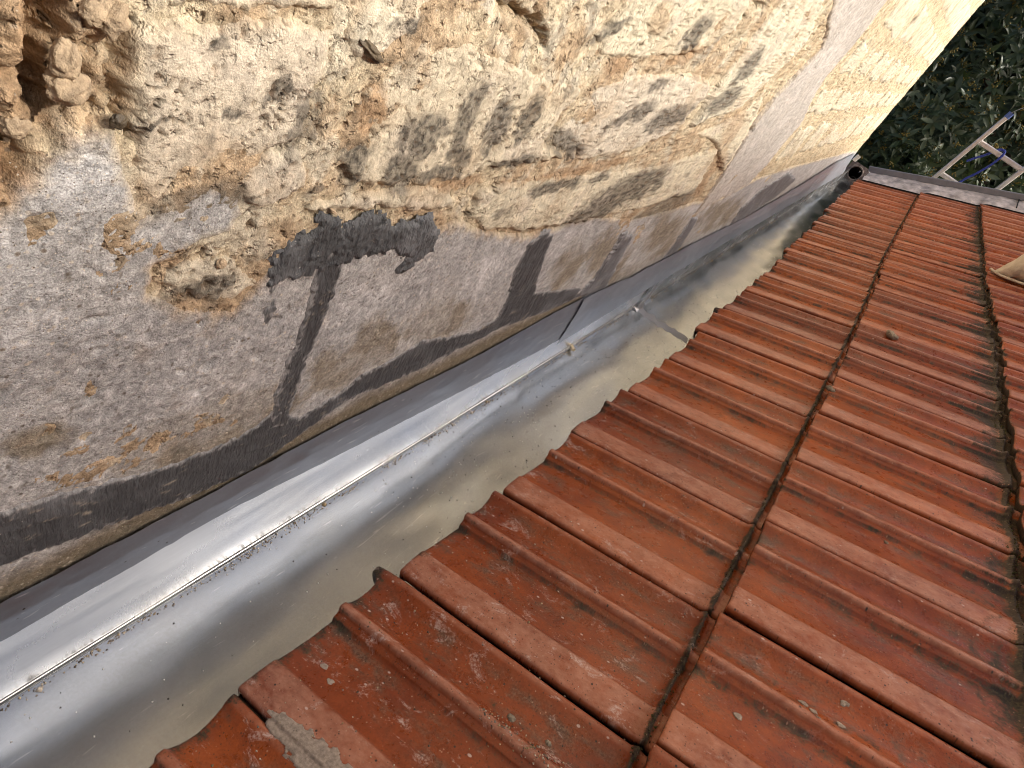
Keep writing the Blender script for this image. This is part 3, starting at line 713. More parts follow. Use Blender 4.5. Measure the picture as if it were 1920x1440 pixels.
# far end: plate with the round outlet
pl = Soup()
oc = Vector((.052, 4.995, .052)); R0 = .043; n = 28
nrm = Vector((0, -.94, .34)); ux = Vector((1, 0, 0)); uz = nrm.cross(ux) * -1
if uz.z < 0: uz = -uz
sq = []
for k in range(n):
    t = 2 * math.pi * k / n; cx_, sz_ = math.cos(t), math.sin(t); mxx = max(abs(cx_), abs(sz_)); sq.append((cx_ / mxx * .066, sz_ / mxx * .064))
vs = [oc + ux * (R0 * math.cos(2 * math.pi * k / n)) + uz * (R0 * math.sin(2 * math.pi * k / n)) for k in range(n)] + [oc + ux * a + uz * b for a, b in sq]
vb = [v - nrm * .006 for v in vs]
pl.add([v - Vector(GO) for v in vs + vb], [(k, n + k, n + (k + 1) % n, (k + 1) % n) for k in range(n)] + [(n + k, 3 * n + k, 3 * n + (k + 1) % n, n + (k + 1) % n) for k in range(n)])
pl.build('end_plate', M_rusty, gut)
ring = Soup(); ring.tube([oc + nrm * .003 + (ux * math.cos(2 * math.pi * k / 32) + uz * math.sin(2 * math.pi * k / 32)) * (R0 + .003) - Vector(GO) for k in range(32)], .005, 8, closed=True)
orim = ring.build('outlet_rim', M_rusty, gut, True)
pipe = Soup(); pipe.tube([oc - Vector(GO) - nrm * t for t in (.0, .05, .12, .3)], R0, 28, caps=False); pipe.tube([oc - Vector(GO) - nrm * .3, oc - Vector(GO) - nrm * .31], R0 + .002, 28)
pipe.build('outlet_pipe', M_dark, gut, True)
lug = Soup(); lug.beam(oc - Vector(GO) + ux * -.062 + uz * .055, oc - Vector(GO) + ux * -.055 + uz * .10, (1, 0, 0), .030, .012, .002); lug.build('end_lug', M_up, gut)

# grit along the crease and on the sheet
def grit_cloud(name, P, R, C, mat, label):
    """tiny irregular tetra/octa stones, one mesh"""
    o8 = np.array([(1, 0, 0), (-1, 0, 0), (0, 1, 0), (0, -1, 0), (0, 0, 1), (0, 0, -1)], float)
    f8 = np.array([(0, 2, 4), (2, 1, 4), (1, 3, 4), (3, 0, 4), (2, 0, 5), (1, 2, 5), (3, 1, 5), (0, 3, 5)])
    n = len(P); jit = RNG.uniform(.55, 1.25, (n, 6, 1))
    V = P[:, None] + o8[None] * jit * R[:, None, None]
    F = (np.arange(n)[:, None, None] * 6 + f8[None]).reshape(-1, 3)
    o = link(name, mesh_np(name, V.reshape(-1, 3), F, False, col=np.repeat(C, 6, 0)), mat)
    return tag(o, label, kind='stuff')
n = 2800
gy = RNG.uniform(0, 1, n) ** 1.6 * 3.2 - .15
gy = gy[fbm(gy * 14, gy * 0 + 3, 7, 3) + RNG.uniform(-.35, .35, n) > -.05]
gx = .0125 + np.abs(RNG.normal(0, .0030, len(gy)))
P = np.stack([gx, gy, floor_z(gx, gy) + .0006], 1)
Rr = RNG.uniform(.0005, .0015, len(gy)) * (1 + (RNG.uniform(0, 1, len(gy)) > .985) * 1.6)
pal = np.array([(.42, .34, .22), (.30, .22, .12), (.10, .08, .06), (.55, .48, .38), (.22, .18, .14)])
grit_cloud('crease_grit', P, Rr, pal[RNG.integers(0, 5, len(gy))], M_grit, 'line of sandy grit lying in the crease where gutter floor meets upstand')
n = 2800
gy = RNG.uniform(.0, 3.4, n); gx = RNG.uniform(.02, .17, n)
kk = RNG.uniform(0, 1, n) < np.where((gy > .5) & (gy < 2.0), 1.0, .22) * np.exp(-np.clip(gx - .06, 0, 1) * 12)
edge = RNG.uniform(0, 1, n) < .25; gx = np.where(edge, .165 + RNG.normal(0, .012, n), gx); kk = kk | edge
gx, gy = gx[kk], gy[kk]
white = RNG.uniform(0, 1, len(gx)) > .35
colr = np.where(white[:, None], np.array((.62, .60, .55)), np.array((.03, .026, .022)))
grit_cloud('gutter_specks', np.stack([gx, gy, floor_z(gx, gy) + .0004], 1), RNG.uniform(.0005, .0013, len(gx)), colr, M_grit, 'scattered pale and dark specks of dirt on the gutter floor')
ch = Soup(); cp = Vector(([(0.0064, 1.1118)][0] + (0.004,))); ch.beam(cp + Vector((-.012, .006, .002)), cp + Vector((.014, -.012, .004)), (0, 1, 0), .009, .006, .0012)
tag(ch.build('wood_chip', M_chip), 'small pale wood chip lying in the gutter crease', 'wood chip')

# ------------------------------------------------------------------ tiled roof
SV = Vector((math.cos(PIT), 0, math.sin(PIT))); NV = Vector((-math.sin(PIT), 0, math.cos(PIT))); YV = Vector((0, 1, 0)); E0 = Vector((XE, 0, ZE))
def rp(s, y, h=0.0): return E0 + SV * s + YV * y + NV * h
roof = empty('tiled_roof', tuple(rp(.6, 2.4, -.06)))
tag(roof, 'rust red clay tile roof sloping down to the metal gutter', 'roof')
RO = np.array(roof.location)
ul = Soup()
q = [(0.03, -1.2), (2.2, -1.2), (2.2, 5.0), (0.03, 5.0)]
ul.add([tuple(np.array(rp(s, y, -.040)) - RO) for s, y in q] + [tuple(np.array(rp(s, y, -.075)) - RO) for s, y in q], [(0, 1, 2, 3), (7, 6, 5, 4), (0, 4, 5, 1), (1, 5, 6, 2), (2, 6, 7, 3), (3, 7, 4, 0)])
ul.build('roof_boarding', M_underlay, roof)

VK = np.array([0, .008, .02, .05, .10, .15, .19, .200, .208, .22, .25, .30, .36, .42, .48, .525, .550, .558, .566, .588, .596, .602, .609, .618, .632, .645, .654, .664, .69, .73, .78, .83, .87, .90, .925, .942, .958, .970, .982, .990, 1.0])
VH = np.interp(VK, [0, .008, .03, .12, .198, .210, .24, .32, .42, .50, .552, .560, .570, .594, .606, .618, .645, .656, .68, .72, .78, .84, .90, .935, .955, .972, .984, 1.0],
               np.array([13.0, 15.4, 16.2, 16.4, 15.6, 12.0, 10.6, 7.4, 4.2, 2.8, 2.4, 8.0, 8.8, 9.4, 16.6, 17.4, 16.8, 13.0, 8.8, 5.2, 2.6, 3.2, 8.4, 12.8, 13.4, 12.6, 5.0, 3.5])) * 1e-3
eo = ([-1, .09, .18, .37, .58, .77, .95, 1.15, 1.33, 1.54, 1.93, 2.15, 2.93, 3.6, 4.4, 5], [0.0, .0, .002, .008, .010, .014, .018, .026, .030, .020, .016, .022, .002, -.02, -.045, -.055])
do = ([-1, .4, 1.2, 2, 2.84, 4.8], [.0, .002, .005, .003, -.016, -.012])
STEP = .020
SN = np.array([0, .0015, .005, .012, .03, .06, .10, .14, .18, .22, .26, .29, .305, .315, .320, .323, .326, .329, .333, .345, .36])
trng = random.Random(21)
def tile_mesh(course, y0, y1, s0, s1, seed, yc):
    ln = s1 - s0
    S = SN * (ln / .335); S[-2:] = ln + np.array([.012, .03])
    # nose rows roll over and drop
    rows = [(.004, -.020), (.0008, -.017), (-.0006, -.009), (-.0004, -.0035)]
    nS = len(S) + len(rows)
    wd = (y1 - y0)
    vpos = np.concatenate([[.02, 0.0], VK, [1.0]])
    hv = np.concatenate([[.003, .004], VH, [.0]])
    nV_ = len(vpos)
    SS = np.zeros((nS, nV_)); HH = np.zeros_like(SS)
    for i, (ds, dh) in enumerate(rows): SS[i] = ds; HH[i] = hv + dh
    SS[len(rows):] = S[:, None]; HH[len(rows):] = hv[None]
    HH[len(rows)] -= .0008
    VV = np.repeat(vpos[None], nS, 0)
    # the side lock of the tile reaches a little past the nose
    lock = sstep(.93, .97, VV)
    ext = .015 if (course == 0 and seed - 3 in (1, 7, 13, 19)) else .001
    SS -= sstep(.89, .92, VV) * ext * np.clip(1 - SS / .05, 0, 1); HH -= sstep(.89, .92, VV) * (.006 if ext > .01 else 0) * np.clip(1 - (SS + ext) / .03, 0, 1) * np.clip(1 - SS / .05, 0, 1)
    ridge = np.exp(-((SS - (ln - .013)) / .0032) ** 2)
    HH += .0065 * ridge
    HH -= STEP * SS / .335 + .004
    HH += .0012 * fbm(SS * 6 + seed, VV * 2, seed, 2) + .0007 * fbm(SS * 25, VV * 9 + seed, seed + 2, 2)
    Yw = yc_y = y0 + VV * wd
    SW = s0 + SS + .0018 * fbm(VV * 6, VV * 0 + seed, seed + 1, 2)
    V = (np.array(E0)[None, None] + np.array(SV) * SW[..., None] + np.array(YV) * Yw[..., None] + np.array(NV) * HH[..., None])
    pv = hv[None] + 0 * SS
    wear = np.clip((pv - .0118) / .0025, 0, 1) * np.clip(SS / .01 + .4, 0, 1)
    pan = np.clip((.0098 - pv) / .003, 0, 1)
    head = np.clip((SS - (ln - {0: .030, 1: .10, 2: .06, 3: .05}[course])) / {0: .04, 1: .10, 2: .06, 3: .05}[course], 0, 1.2)
    big = trng.uniform(.5, 1.2) if course == 1 else trng.uniform(.3, .75)
    stain = head * big * (.25 if course == 0 else 1.15) * (.75 + .25 * (pv < .009)) + ridge * 1.0
    stain += sstep(.968, .98, VV) * 1.0                      # dirt in the side joint
    stain += (np.clip(1 - SS / .010, 0, 1) * .30) * (1 if course else .25)
    stain += (sstep(.89, .92, VV) * np.clip(1 - (SS + ext) / .016, 0, 1) if ext > .01 else 0)
    nosef = np.zeros_like(SS); nosef[:3] = 1.0; nosef[3] = .7
    stain += nosef * (1.1 if course else .5)
    stain += np.clip(1 - np.abs(VV - .71) / .05, 0, 1) * trng.uniform(.1, .5) + np.clip(1 - np.abs(VV - .535) / .05, 0, 1) * trng.uniform(.1, .45) + (np.clip(1 - np.abs(VV - .556) / .012, 0, 1) * .50 + np.clip(1 - np.abs(VV - .602) / .009, 0, 1) * .45) * sstep(-.25, .35, fbm(SS * 11 + seed, VV * 3, seed + 9, 3)) + np.clip(1 - np.abs(VV - .206) / .012, 0, 1) * .20 + (pv < .005) * trng.uniform(0, .2)  # thin rib-step lines: dirt that also paints in the shade of the steps
    if course == 0: stain += np.clip(1 - SS / .03, 0, 1) * trng.uniform(.1, .5)
    near = float(np.clip(1.1 - y0 * .9, .12, 1)) * (1.0 if course == 0 else .45)
    nose = np.clip(1 - SS / .05, 0, 1) * (.9 if course == 0 else .2)
    scuff = np.clip(near * 1.15 + nose * .6 + .45 * wear, 0, 1.3)
    sunlit_tint = np.full_like(SS, float(np.clip((y0 - 2.3) / 1.5, 0, 1)) * (.35 + .3 * course))  # sunlight painted into the far tiles, stronger with distance and course
    suv = np.stack([SW * 1.0, Yw, np.full_like(SW, seed * .37)], -1).reshape(-1, 3)
    F = grid_faces(nS, nV_)[:, ::-1]
    V = V.reshape(-1, 3)
    return V, F, dict(stain=stain.ravel(), wear=wear.ravel(), pan=pan.ravel(), scuff=scuff.ravel(), sunlit_tint=sunlit_tint.ravel(), suv=suv)
def course_s(c, y):
    if c == 0: return float(np.interp(y, *eo))
    return L * c + .006 + float(np.interp(y, *do)) * (1 if c < 3 else 0)
tiles = {}
for c in range(4):
    for k in range(-1 if c < 2 else 1, 24):
        y0_, y1_ = Y0 + (k - 1) * W, Y0 + k * W
        if k == 23: y1_ -= .0
        ym = (y0_ + y1_) / 2
        s0_ = course_s(c, ym) + trng.uniform(-.004, .004) * (2.4 if c == 0 else .8)
        s1_ = course_s(c + 1, ym)
        dy = trng.uniform(-.0015, .0015); hh = trng.uniform(-.002, .002)
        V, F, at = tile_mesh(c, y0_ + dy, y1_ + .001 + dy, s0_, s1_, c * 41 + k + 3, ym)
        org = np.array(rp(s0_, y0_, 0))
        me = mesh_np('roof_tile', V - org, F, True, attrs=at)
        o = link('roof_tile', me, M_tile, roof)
        o.location = Vector(org - RO) + NV * hh
        o.rotation_euler = (trng.uniform(-.010, .010), trng.uniform(-.005, .005), trng.uniform(-.007, .007))
        tiles[c, k] = o

# mortar stuck to the nearest tiles
def blob_on_tile(key, outline, thick, name, seed, lab=None):
    s_, y_ = np.array(outline).T
    gs = np.linspace(s_.min() - .004, s_.max() + .004, 46); gy_ = np.linspace(y_.min() - .004, y_.max() + .004, 46)
    Sg, Yg = np.meshgrid(gs, gy_)
    d = sdf(outline, Sg, Yg) + .009 * fbm(Sg * 90, Yg * 90, seed, 3) * min(1, (s_.max() - s_.min()) / .04)
    c, k = key
    v = (Yg - (Y0 + (k - 1) * W)) / W
    base = np.interp(v, VK, VH) - STEP * (Sg - course_s(c, 0)) / .335 - .004
    H = base + .0002 + thick * (1 - (1 - np.clip(d / .006, 0, 1)) ** 2) * (.7 + .5 * fbm(Sg * 160, Yg * 160, seed + 1, 3)) - .002 * (d < 0)
    kv = d > -.0015
    kf = kv[:-1, :-1] & kv[1:, 1:]
    V = np.array(E0) + np.array(SV) * Sg[..., None] + np.array(YV) * Yg[..., None] + np.array(NV) * H[..., None]
    F = grid_faces(46, 46, kf)
    V, F = compact(V.reshape(-1, 3), F)
    o = link(name, mesh_np(name, V - RO - np.array(tiles[key].location), F), M_splash, tiles[key])
    if lab: o['label'] = lab
    return o
sm = [(0.0343, 0.2004), (0.0536, 0.209), (0.09, 0.2151), (0.1247, 0.2148), (0.1539, 0.2119), (0.1236, 0.1859), (0.0939, 0.1881), (0.049, 0.1893)]
blob_on_tile((0, 1), sm, .0011, 'mortar_smear', 5, 'dried grey mortar smear')
for q in [(0.4534, 0.5554), (0.4648, 0.5521), (0.4678, 0.541), (0.4931, 0.5565), (0.4912, 0.5855), (0.3996, 0.4917), (0.0537, 0.2599), (0.0352, 0.268)]:
    s_, y_ = q
    for key in tiles:
        c, k = key
        if Y0 + (k - 1) * W <= y_ < Y0 + k * W and course_s(c, y_) <= s_ < course_s(c + 1, y_):
            r = .0045
            blob_on_tile(key, [(s_ + r * math.cos(t) * (1 + .3 * math.sin(3 * t + s_ * 90)), y_ + .8 * r * math.sin(t)) for t in np.linspace(0, 2 * np.pi, 12)[:-1]], .00015, 'mortar_splash', int(s_ * 999))
# loose lumps
for (s_, y_), r, lab in zip([(0.4222, 1.8335), (0.348, 1.3601), (0.2181, 0.3382), (0.2595, 0.3396), (0.4987, 0.8946)], (.015, .010, .004, .003, .003),
                       ('dark crumbly lump of mortar and lichen on a tile rib in the middle course', 'pale crumb of mortar at the nose of a tile by the first joint',
                        'small dark crumb on the first course tile near the bottom of the picture', 'little tan crumb beside the dirt trail on the nearest tiles', 'tiny pale chip on the flat band of a middle course tile')):
    o = link('mortar_lump', lump_mesh('mortar_lump', r, int(r * 9000), 3, .6, (1.1, .8, .6), 2.2), M_lump)
    o.location = rp(s_, y_, r * .3 + .004)
    tag(o, lab, 'mortar lump', 'loose mortar lumps on the roof')

# moss and dirt in the course joints, crumbs on the tiles
for c, dens, lab in ((1, 6500, 'thin line of olive moss and dirt in the joint between the first and second tile courses'), (2, 9000, 'dark moss and dirt line in the joint between the second and third tile courses')):
    yv = RNG.uniform(.1, 4.85, dens) ; yv = yv[fbm(yv * 6, yv * 0, 55 + c, 3) + RNG.uniform(-.5, .5, dens) > -.1]
    sv = np.array([course_s(c, y) for y in yv]) - .0125 + RNG.normal(0, .0032 if c == 1 else .0046, len(yv))
    kk = np.floor((yv - Y0) / W) + 1
    hv = np.interp((yv - (Y0 + (kk - 1) * W)) / W, VK, VH) - STEP - .004 + np.where(np.abs(sv - (np.array([course_s(c, y) for y in yv]) - .013)) < .003, .006, .001)
    P = np.array(E0) + np.array(SV) * sv[:, None] + np.array(YV) * yv[:, None] + np.array(NV) * hv[:, None]
    mp = np.array([(.075, .065, .03), (.05, .06, .018), (.03, .024, .015), (.15, .12, .07), (.11, .10, .05)])
    grit_cloud('joint_moss', P, RNG.uniform(.0004, .0014, len(yv)) * (1 + .8 * (RNG.uniform(0, 1, len(yv)) > .93)), mp[RNG.integers(0, 5, len(yv))], M_moss, lab)
n = 900
sv = RNG.uniform(.0, .33, n) ** 1.0; yv = RNG.uniform(0, 1, n) ** 1.8 * 2.2 + .1
trail = RNG.uniform(0, 1, n) < .25
yv = np.where(trail, .33 + RNG.normal(0, .006, n), yv); sv = np.where(trail, RNG.uniform(.16, .31, n), sv)
kk = np.floor((yv - Y0) / W) + 1
hv = np.interp((yv - (Y0 + (kk - 1) * W)) / W, VK, VH) - STEP * sv / .335 - .004 + .0006
sv = sv + .03
P = np.array(E0) + np.array(SV) * sv[:, None] + np.array(YV) * yv[:, None] + np.array(NV) * hv[:, None]
grit_cloud('tile_crumbs', P, RNG.uniform(.0004, .0016, n) , pal[RNG.integers(0, 5, n)], M_grit, 'scattered sandy crumbs lying on the first course of tiles')

# unseen blocks added uphill and behind to cast shade on the near roof and wall
uh = empty('shade_caster', (4.6, 0, GZ))
tag(uh, 'unseen plastered blocks added uphill and behind to shade the near roof and wall', 'house')
b = Soup(); q = [(3.2, -4.5), (6.2, -4.5), (6.2, 4.9), (3.2, 4.9)]
zt = [2.95, 2.95, 2.28, 2.28]
b.add([(x - 4.6, y, 0) for x, y in q] + [(x - 4.6, y, z - GZ) for (x, y), z in zip(q, zt)], [(3, 2, 1, 0), (4, 5, 6, 7), (0, 1, 5, 4), (1, 2, 6, 5), (2, 3, 7, 6), (3, 0, 4, 7)])
b.box((-6.2, -9.0, 0), (1.599, -4.52, 6.3)); b.build('shade_block', M_plaster, uh)  # rear block added to darken the tile slopes facing the camera
# house below the roof
hw = empty('house_wall', (1.4, 4.0, GZ))
b = Soup(); b.box((-1.09, -7.0, .002), (1.6, 1.0, 3.40)); b.build('gable_wall', M_plaster, hw)
tag(hw, 'plain plastered house wall carrying the tiled roof', 'wall')

# ------------------------------------------------------------------ verge: lead sheet and grey trim
vg = empty('roof_verge', tuple(rp(.5, 5.0, 0)))
tag(vg, 'lead sheet and dark grey trim closing the far edge of the tiled roof', 'roof verge')
VO = np.array(vg.location)
ss = np.linspace(-.03, 1.5, 150)
def tile_top(s):
    c = np.clip(np.floor((s - .006) / L), 0, 4); f = s - c * L - .006
    return .0145 - STEP * f / .335 - .004
prof_y = np.array([4.935, 4.945, 4.952, 4.958, 4.975, 5.00, 5.03, 5.06, 5.085, 5.09])
T = np.array([0, 0, .0, .05, .25, .45, .65, .85, 1.0, 1.0])
Sg, Yg = np.meshgrid(ss, prof_y)
tt = tile_top(Sg)
tt = np.stack([np.convolve(np.pad(r_, 2, 'edge'), np.ones(5) / 5, 'valid') for r_ in tt])
Tg = np.repeat(T[:, None], len(ss), 1)
Hg = (tt + .004) * (1 - Tg) + Tg * .052 + .009 * fbm(Sg * 12, Yg * 22, 111, 3) * (Tg > 0) + .001
Yg = Yg + .010 * fbm(Sg * 10, Sg * 0 + 2, 112, 2) * (1 - Tg)
Hg[0] -= .006
V = np.array(E0) + np.array(SV) * Sg[..., None] + np.array(YV) * Yg[..., None] + np.array(NV) * Hg[..., None]
link('lead_sheet', mesh_np('lead_sheet', V.reshape(-1, 3) - VO, grid_faces(*Sg.shape)[:, ::-1]), M_verge, vg)
# sheet joint
jn = Soup(); jn.beam(rp(.845, 4.95, .022) - Vector(VO), rp(.850, 5.085, .056) - Vector(VO), NV, .006, .006); jn.build('sheet_joint', M_dark, vg)
lip = Soup()
lip.tube([rp(s, float(4.932 + .010 * fbm(s * 10, 2.0, 112, 2)), float(np.interp(s, ss, tt[0]) + .001)) - Vector(VO) for s in ss[::2]], .0035, 6); lip.build('sealing_bead', M_dark, vg)
tr = Soup(); tr.beam(rp(-.028, 5.098, .070) - Vector(VO), rp(1.5, 5.098, .070) - Vector(VO), NV, .040, .030, .004); tr.build('edge_trim', M_pvc, vg)
fs = Soup(); fs.beam(rp(-.02, 5.09, -.02) - Vector(VO), rp(1.5, 5.09, -.02) - Vector(VO), NV, .13, .022); fs.build('verge_board', M_pvc, vg)
hk = Soup(); hk.tube([rp(-.075, 5.03, .045) - Vector(VO), rp(-.06, 5.04, .058) - Vector(VO), rp(-.04, 5.05, .060) - Vector(VO), rp(-.025, 5.06, .066) - Vector(VO), rp(-.015, 5.05, .050) - Vector(VO)], .006, 7); hk.build('corner_scrap', M_up, vg, True)

# ------------------------------------------------------------------ ladder with rope beyond the verge
lad = empty('ladder', (.6, 5.5, GZ))
tag(lad, 'aluminium ladder with a blue end cap leaning beyond the roof edge', 'ladder')
LO = Vector(lad.location)
A0, A1 = Vector((.462, 5.5, .19)), Vector((.537, 5.5, .735))
dirL = (A1 - A0).normalized()
Abot = A0 + dirL * ((GZ - A0.z) / dirL.z)
off = Vector((.335, 0, -.005))
for base_o, top in ((Vector(), A1), (off, A1 + off + dirL * .10)):
    st = Soup(); st.beam(Abot + base_o - LO, top - LO, (1, 0, 0), .028, .062, .004)
    so = st.build('stile', M_alu, lad)
    cap = Soup(); cap.beam(top - LO - dirL * .002, top - LO + dirL * .035, (1, 0, 0), .034, .068, .005); cap.build('end_cap', M_blueplastic, so)
t0 = (.55 - A0.z) / dirL.z
for k in range(-14, 1):
    c0 = A0 + dirL * (t0 + k * .272)
    if c0.z < GZ + .1: continue
    rg = Soup(); rg.beam(c0 - LO + Vector((.012, 0, 0)), c0 + off - LO - Vector((.012, 0, 0)), (0, 0, 1), .032, .032, .006); rg.build('rung', M_alu, lad)
rp_ = Soup()
rc = A0 + dirL * t0 + off * .42
loop = [rc + Vector(v) for v in ((-.10, .06, -.13), (-.075, .05, -.09), (-.045, .045, -.05), (-.015, .034, .0), (.0, .022, .024), (.012, .0, .030), (.030, -.014, .030), (.036, -.030, .0), (.026, -.034, -.07), (.0, -.034, -.15), (-.04, -.034, -.26), (-.05, -.034, -.5))]
def smooth_path(P, n=8):
    P = [Vector(p) for p in P]; out = []
    for i in range(len(P) - 1):
        a, b, c, d = P[max(0, i - 1)], P[i], P[i + 1], P[min(len(P) - 1, i + 2)]
        for k in range(n):
            t = k / n
            out.append(.5 * ((2 * b) + (c - a) * t + (2 * a - 5 * b + 4 * c - d) * t * t + (3 * b - a - 3 * c + d) * t ** 3))
    out.append(P[-1]); return out
sp_ = smooth_path(loop)
rp_.tube(sp_, [.0075 + .0012 * math.sin(i * 2.4) for i in range(len(sp_))], 8)
tag(rp_.build('rope', M_rope, None, True), 'blue rope looped over the top rung of the ladder', 'rope')
cb = Soup(); cb.tube(smooth_path([A1 + Vector((.0, .06, .03)), A1 + Vector((.12, .3, .16)), A1 + Vector((.6, .9, .5)), A1 + Vector((2.0, 2.2, 1.4))]), .003, 6)
tag(cb.build('cable', M_cable, None, True), 'thin dark cable rising behind the ladder top into the leaves', 'cable')

# ------------------------------------------------------------------ cloth sack reaching in from the right
sk = empty('cloth_sack', (.9, 2.75, .4))
tag(sk, 'beige cloth sack corner lying on the tiles at the right edge of the picture', 'sack')
SO = np.array(sk.location)
tip = np.array([(0.6761, 2.9026)][0])
n_l, n_a = 60, 64
tv = np.linspace(0, 1, n_l); th = np.linspace(0, 2 * np.pi, n_a)
TH, TV = np.meshgrid(th, tv)
rad = np.interp(tv, [0, .02, .10, .20, .30, .38, .6, .85, .95, 1], [.006, .020, .055, .088, .115, .135, .17, .19, .12, .0])
ax_s = tip[0] + tv * .62; ax_y = tip[1] - tv * .02
ax_h = rad * .80 + .015 + .02 * tv
fold = 1 + .10 * np.sin(TV * 95 + 2.0 * fbm(np.cos(TH), np.sin(TH) + TV * 2, 121, 2)) * np.clip(1 - TV * 2.2, 0, 1) * np.clip(TV * 12, 0, 1) + .12 * fbm(np.cos(TH) * 1.5 + 9, np.sin(TH) * 1.5 + TV * 3, 122, 3)
Rg = rad[:, None] * fold
V = (np.array(E0) + np.array(SV) * (ax_s[:, None] + .012 * np.sin(TH) * np.clip(1 - TV * 3, 0, 1))[..., None] + np.array(YV) * (ax_y[:, None] + Rg * np.cos(TH))[..., None] + np.array(NV) * (np.maximum(ax_h[:, None] + Rg * .92 * np.sin(TH), .010))[..., None])
link('sack_body', mesh_np('sack_body', V.reshape(-1, 3) - SO, grid_faces(n_l, n_a)), M_cloth, sk)
hem = Soup()
hs = [(tip[0] - .012, tip[1] + .012, .024), (tip[0] + .005, tip[1] - .012, .020), (tip[0] + .028, tip[1] - .030, .016), (tip[0] + .07, tip[1] - .055, .014), (tip[0] + .12, tip[1] - .085, .014)]
hem.tube(smooth_path([rp(*h_) - Vector(SO) for h_ in hs]), .005, 8); hem.build('sack_hem', M_cloth, sk, True)

# ------------------------------------------------------------------ laurel tree
tree = empty('laurel_tree', (.9, 8.2, GZ))
tag(tree, 'dense dark green laurel tree with yellowish buds standing beyond the roof edge', 'tree')
TO = Vector(tree.location)
tk = Soup()
tk.tube(smooth_path([(0, 0, -.05), (.05, .05, 1.5), (-.03, .1, 3.2), (.1, .1, 5.0), (.05, .1, 6.6)], 5), [.16 - .0055 * i for i in range(21)], 10); tk.build('trunk', M_bark, tree, True)
lrng = random.Random(5)
for k in range(14):
    z = 1.2 + k * .38; a = k * 2.4
    r = lrng.uniform(1.2, 2.0)
    br = Soup(); br.tube(smooth_path([(0, .1, z), (r * .5 * math.cos(a), .5 * r * math.sin(a) * .6, z + .35), (r * math.cos(a), r * math.sin(a) * .7, z + .6)], 4), [.05, .046, .042, .038, .034, .029, .024, .018, .01], 7)
    br.build('branch', M_bark, tree, True)
def leaf_arrays(ln, wd, bend):
    t = np.array([0, .15, .4, .65, .85, 1.0]); w = np.array([.04, .32, .5, .40, .2, .0]) * wd
    z = bend * t * t * ln
    V = []
    for a, b, c in zip(t, w, z): V += [(a * ln, -b, c + b * .35), (a * ln, 0, c), (a * ln, b, c + b * .35)]
    F = []
    for i in range(5): F += [(3 * i, 3 * i + 1, 3 * i + 4, 3 * i + 3), (3 * i + 1, 3 * i + 2, 3 * i + 5, 3 * i + 4)]
    return np.array(V), np.array(F)
LV = [leaf_arrays(.115, .042, -.25), leaf_arrays(.13, .045, .12), leaf_arrays(.095, .038, -.45)]
sprigs = []
for i in range(12000):
    x = lrng.uniform(-1.2, 2.3); y = 6.0 + lrng.random() ** 1.5 * 2.8; z = lrng.uniform(-3.2, 2.5)
    fr = 6.15 + .35 * float(pn(x * 1.1, z * 1.1, 130)) + .25 * float(pn(x * 3, z * 3, 131))
    if y < fr: continue
    if float(pn(x * 1.6 + y, z * 1.6 - y * .7, 133)) < -.08 and y < 8.0: continue       # dark gaps between sprays
    sprigs.append((x, y, z))
allL = []
buds = []
for (x, y, z) in sprigs:
    axis_d = Vector((lrng.gauss(0, .5), -0.75 + lrng.gauss(0, .35), .65 + lrng.gauss(0, .4))).normalized()
    u_ = axis_d.orthogonal().normalized(); v_ = axis_d.cross(u_)
    p0 = Vector((x, y, z)); nl = lrng.randint(6, 9); ph = lrng.uniform(0, 6.28); sc0 = lrng.uniform(.58, 1.0)
    for j in range(nl):
        a = ph + j * 2.4; up = .75 - 1.05 * j / nl + lrng.gauss(0, .15)
        dr = (u_ * math.cos(a) + v_ * math.sin(a) + axis_d * up).normalized()
        side = axis_d.cross(dr).normalized(); nn = dr.cross(side)
        if nn.dot(axis_d) < 0: side, nn = -side, -nn
        allL.append((p0 - axis_d * (.05 * j / nl), dr, side, nn, sc0 * lrng.uniform(.8, 1.15), lrng.randrange(3)))
    if lrng.random() < .5: buds.append((p0 + axis_d * .02, sc0))
camp = Vector(CAM_P); Rc = np.array(CAM_R)
def px(p):
    q = Rc.T @ np.array(p - camp)
    return 960 + LENS / 36 * 1920 * q[0] / -q[2], 720 - LENS / 36 * 1920 * q[1] / -q[2]
score = []
for i, (p, dr, sd, nn, s, vi) in enumerate(allL):
    X_, Y_ = px(p)
    vis = X_ > 1600 and X_ < 1925 and Y_ < 380 and Y_ > -10 and Y_ < 300 + (X_ - 1600) * .25 and (X_ - 1597) * 290 / 243 > 285 - Y_
    d = (p - camp).length
    score.append((d / s / (abs(nn.dot((camp - p).normalized())) + .25) if vis else 1e6 + d, i))
score.sort()
near_ids = set(i for _, i in score[:290])
lm = [mesh_np('leaf', v, f) for v, f in LV]
for m_ in lm: m_.materials.append(M_leaf)
VV_, FF_ = [], []; nvt = 0
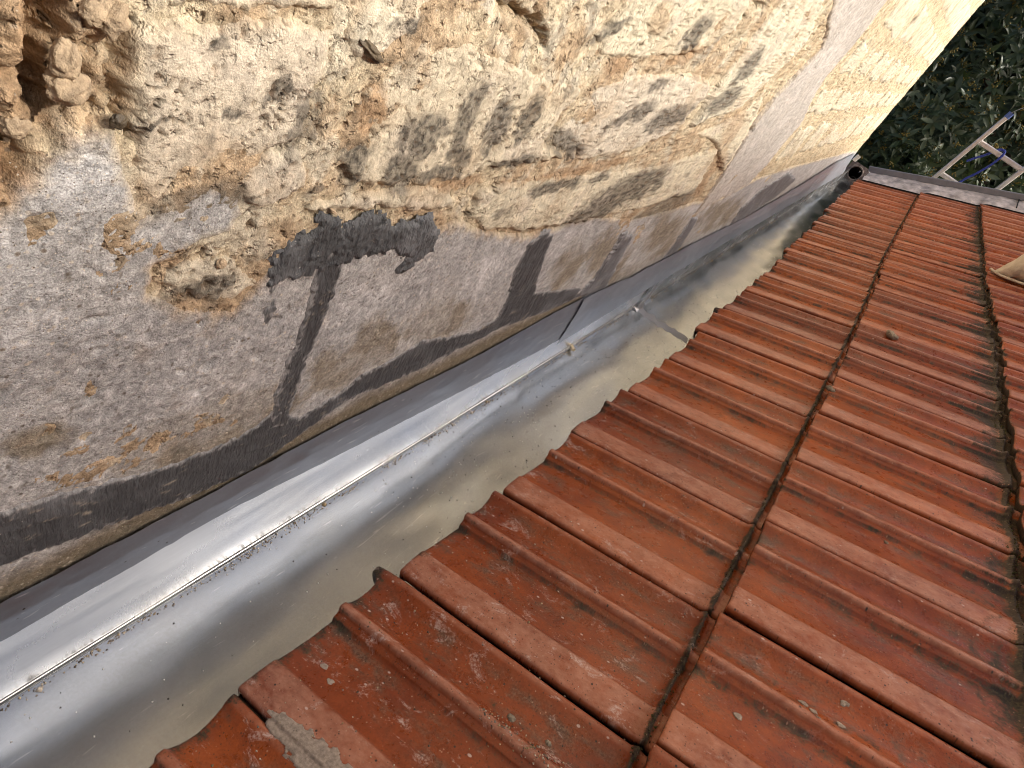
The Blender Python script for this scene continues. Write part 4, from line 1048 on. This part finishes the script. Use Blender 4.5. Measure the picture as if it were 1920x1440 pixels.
for i, (p, dr, sd, nn, s, vi) in enumerate(allL):
    mt = Matrix((dr, sd, nn)).transposed() * s
    if i in near_ids:
        o = bpy.data.objects.new('leaf', lm[vi]); COL.objects.link(o); o.parent = tree
        M_ = mt.to_4x4(); M_.translation = p - TO; o.matrix_local = M_
    else:
        a = LV[vi][0] @ np.array(mt).T + np.array(p - TO)
        VV_.append(a); FF_.append(LV[vi][1] + nvt); nvt += len(a)
fo = link('foliage', mesh_np('foliage', np.concatenate(VV_), np.concatenate(FF_)), M_leaf, tree); fo['kind'] = 'stuff'
bP = []; 
for p, s in buds:
    for k in range(12): bP.append(np.array(p - TO) + RNG.normal(0, .020 * s, 3))
bP = np.array(bP)
o8 = np.array([(1, 0, 0), (-1, 0, 0), (0, 1, 0), (0, -1, 0), (0, 0, 1), (0, 0, -1)], float) * .0075
f8 = np.array([(0, 2, 4), (2, 1, 4), (1, 3, 4), (3, 0, 4), (2, 0, 5), (1, 2, 5), (3, 1, 5), (0, 3, 5)])
bo = link('flower_buds', mesh_np('flower_buds', (bP[:, None] + o8[None]).reshape(-1, 3), (np.arange(len(bP))[:, None, None] * 6 + f8[None]).reshape(-1, 3)), M_bud, tree); bo['kind'] = 'stuff'

# dark mass of trees further back
n = 30000
C0 = np.stack([RNG.uniform(-4, 10, n), 9.4 + RNG.uniform(0, 1, n) ** 1.3 * 2.6, RNG.uniform(GZ, 4.2, n)], 1)
C0[:, 1] += .5 * fbm(C0[:, 0] * .7, C0[:, 2] * .7, 140, 3)
A_ = RNG.normal(0, 1, (n, 3)); A_ /= np.linalg.norm(A_, axis=1)[:, None]
B_ = np.cross(A_, RNG.normal(0, 1, (n, 3))); B_ /= np.linalg.norm(B_, axis=1)[:, None]
Lh = RNG.uniform(.16, .36, n)[:, None]
V = np.stack([C0 - A_ * Lh, C0 + B_ * Lh * .42, C0 + A_ * Lh, C0 - B_ * Lh * .42], 1).reshape(-1, 3)
tag(link('distant_foliage', mesh_np('distant_foliage', V, np.arange(4 * n).reshape(-1, 4), False), M_leaf), 'dark mass of foliage further behind the laurel tree', kind='stuff')
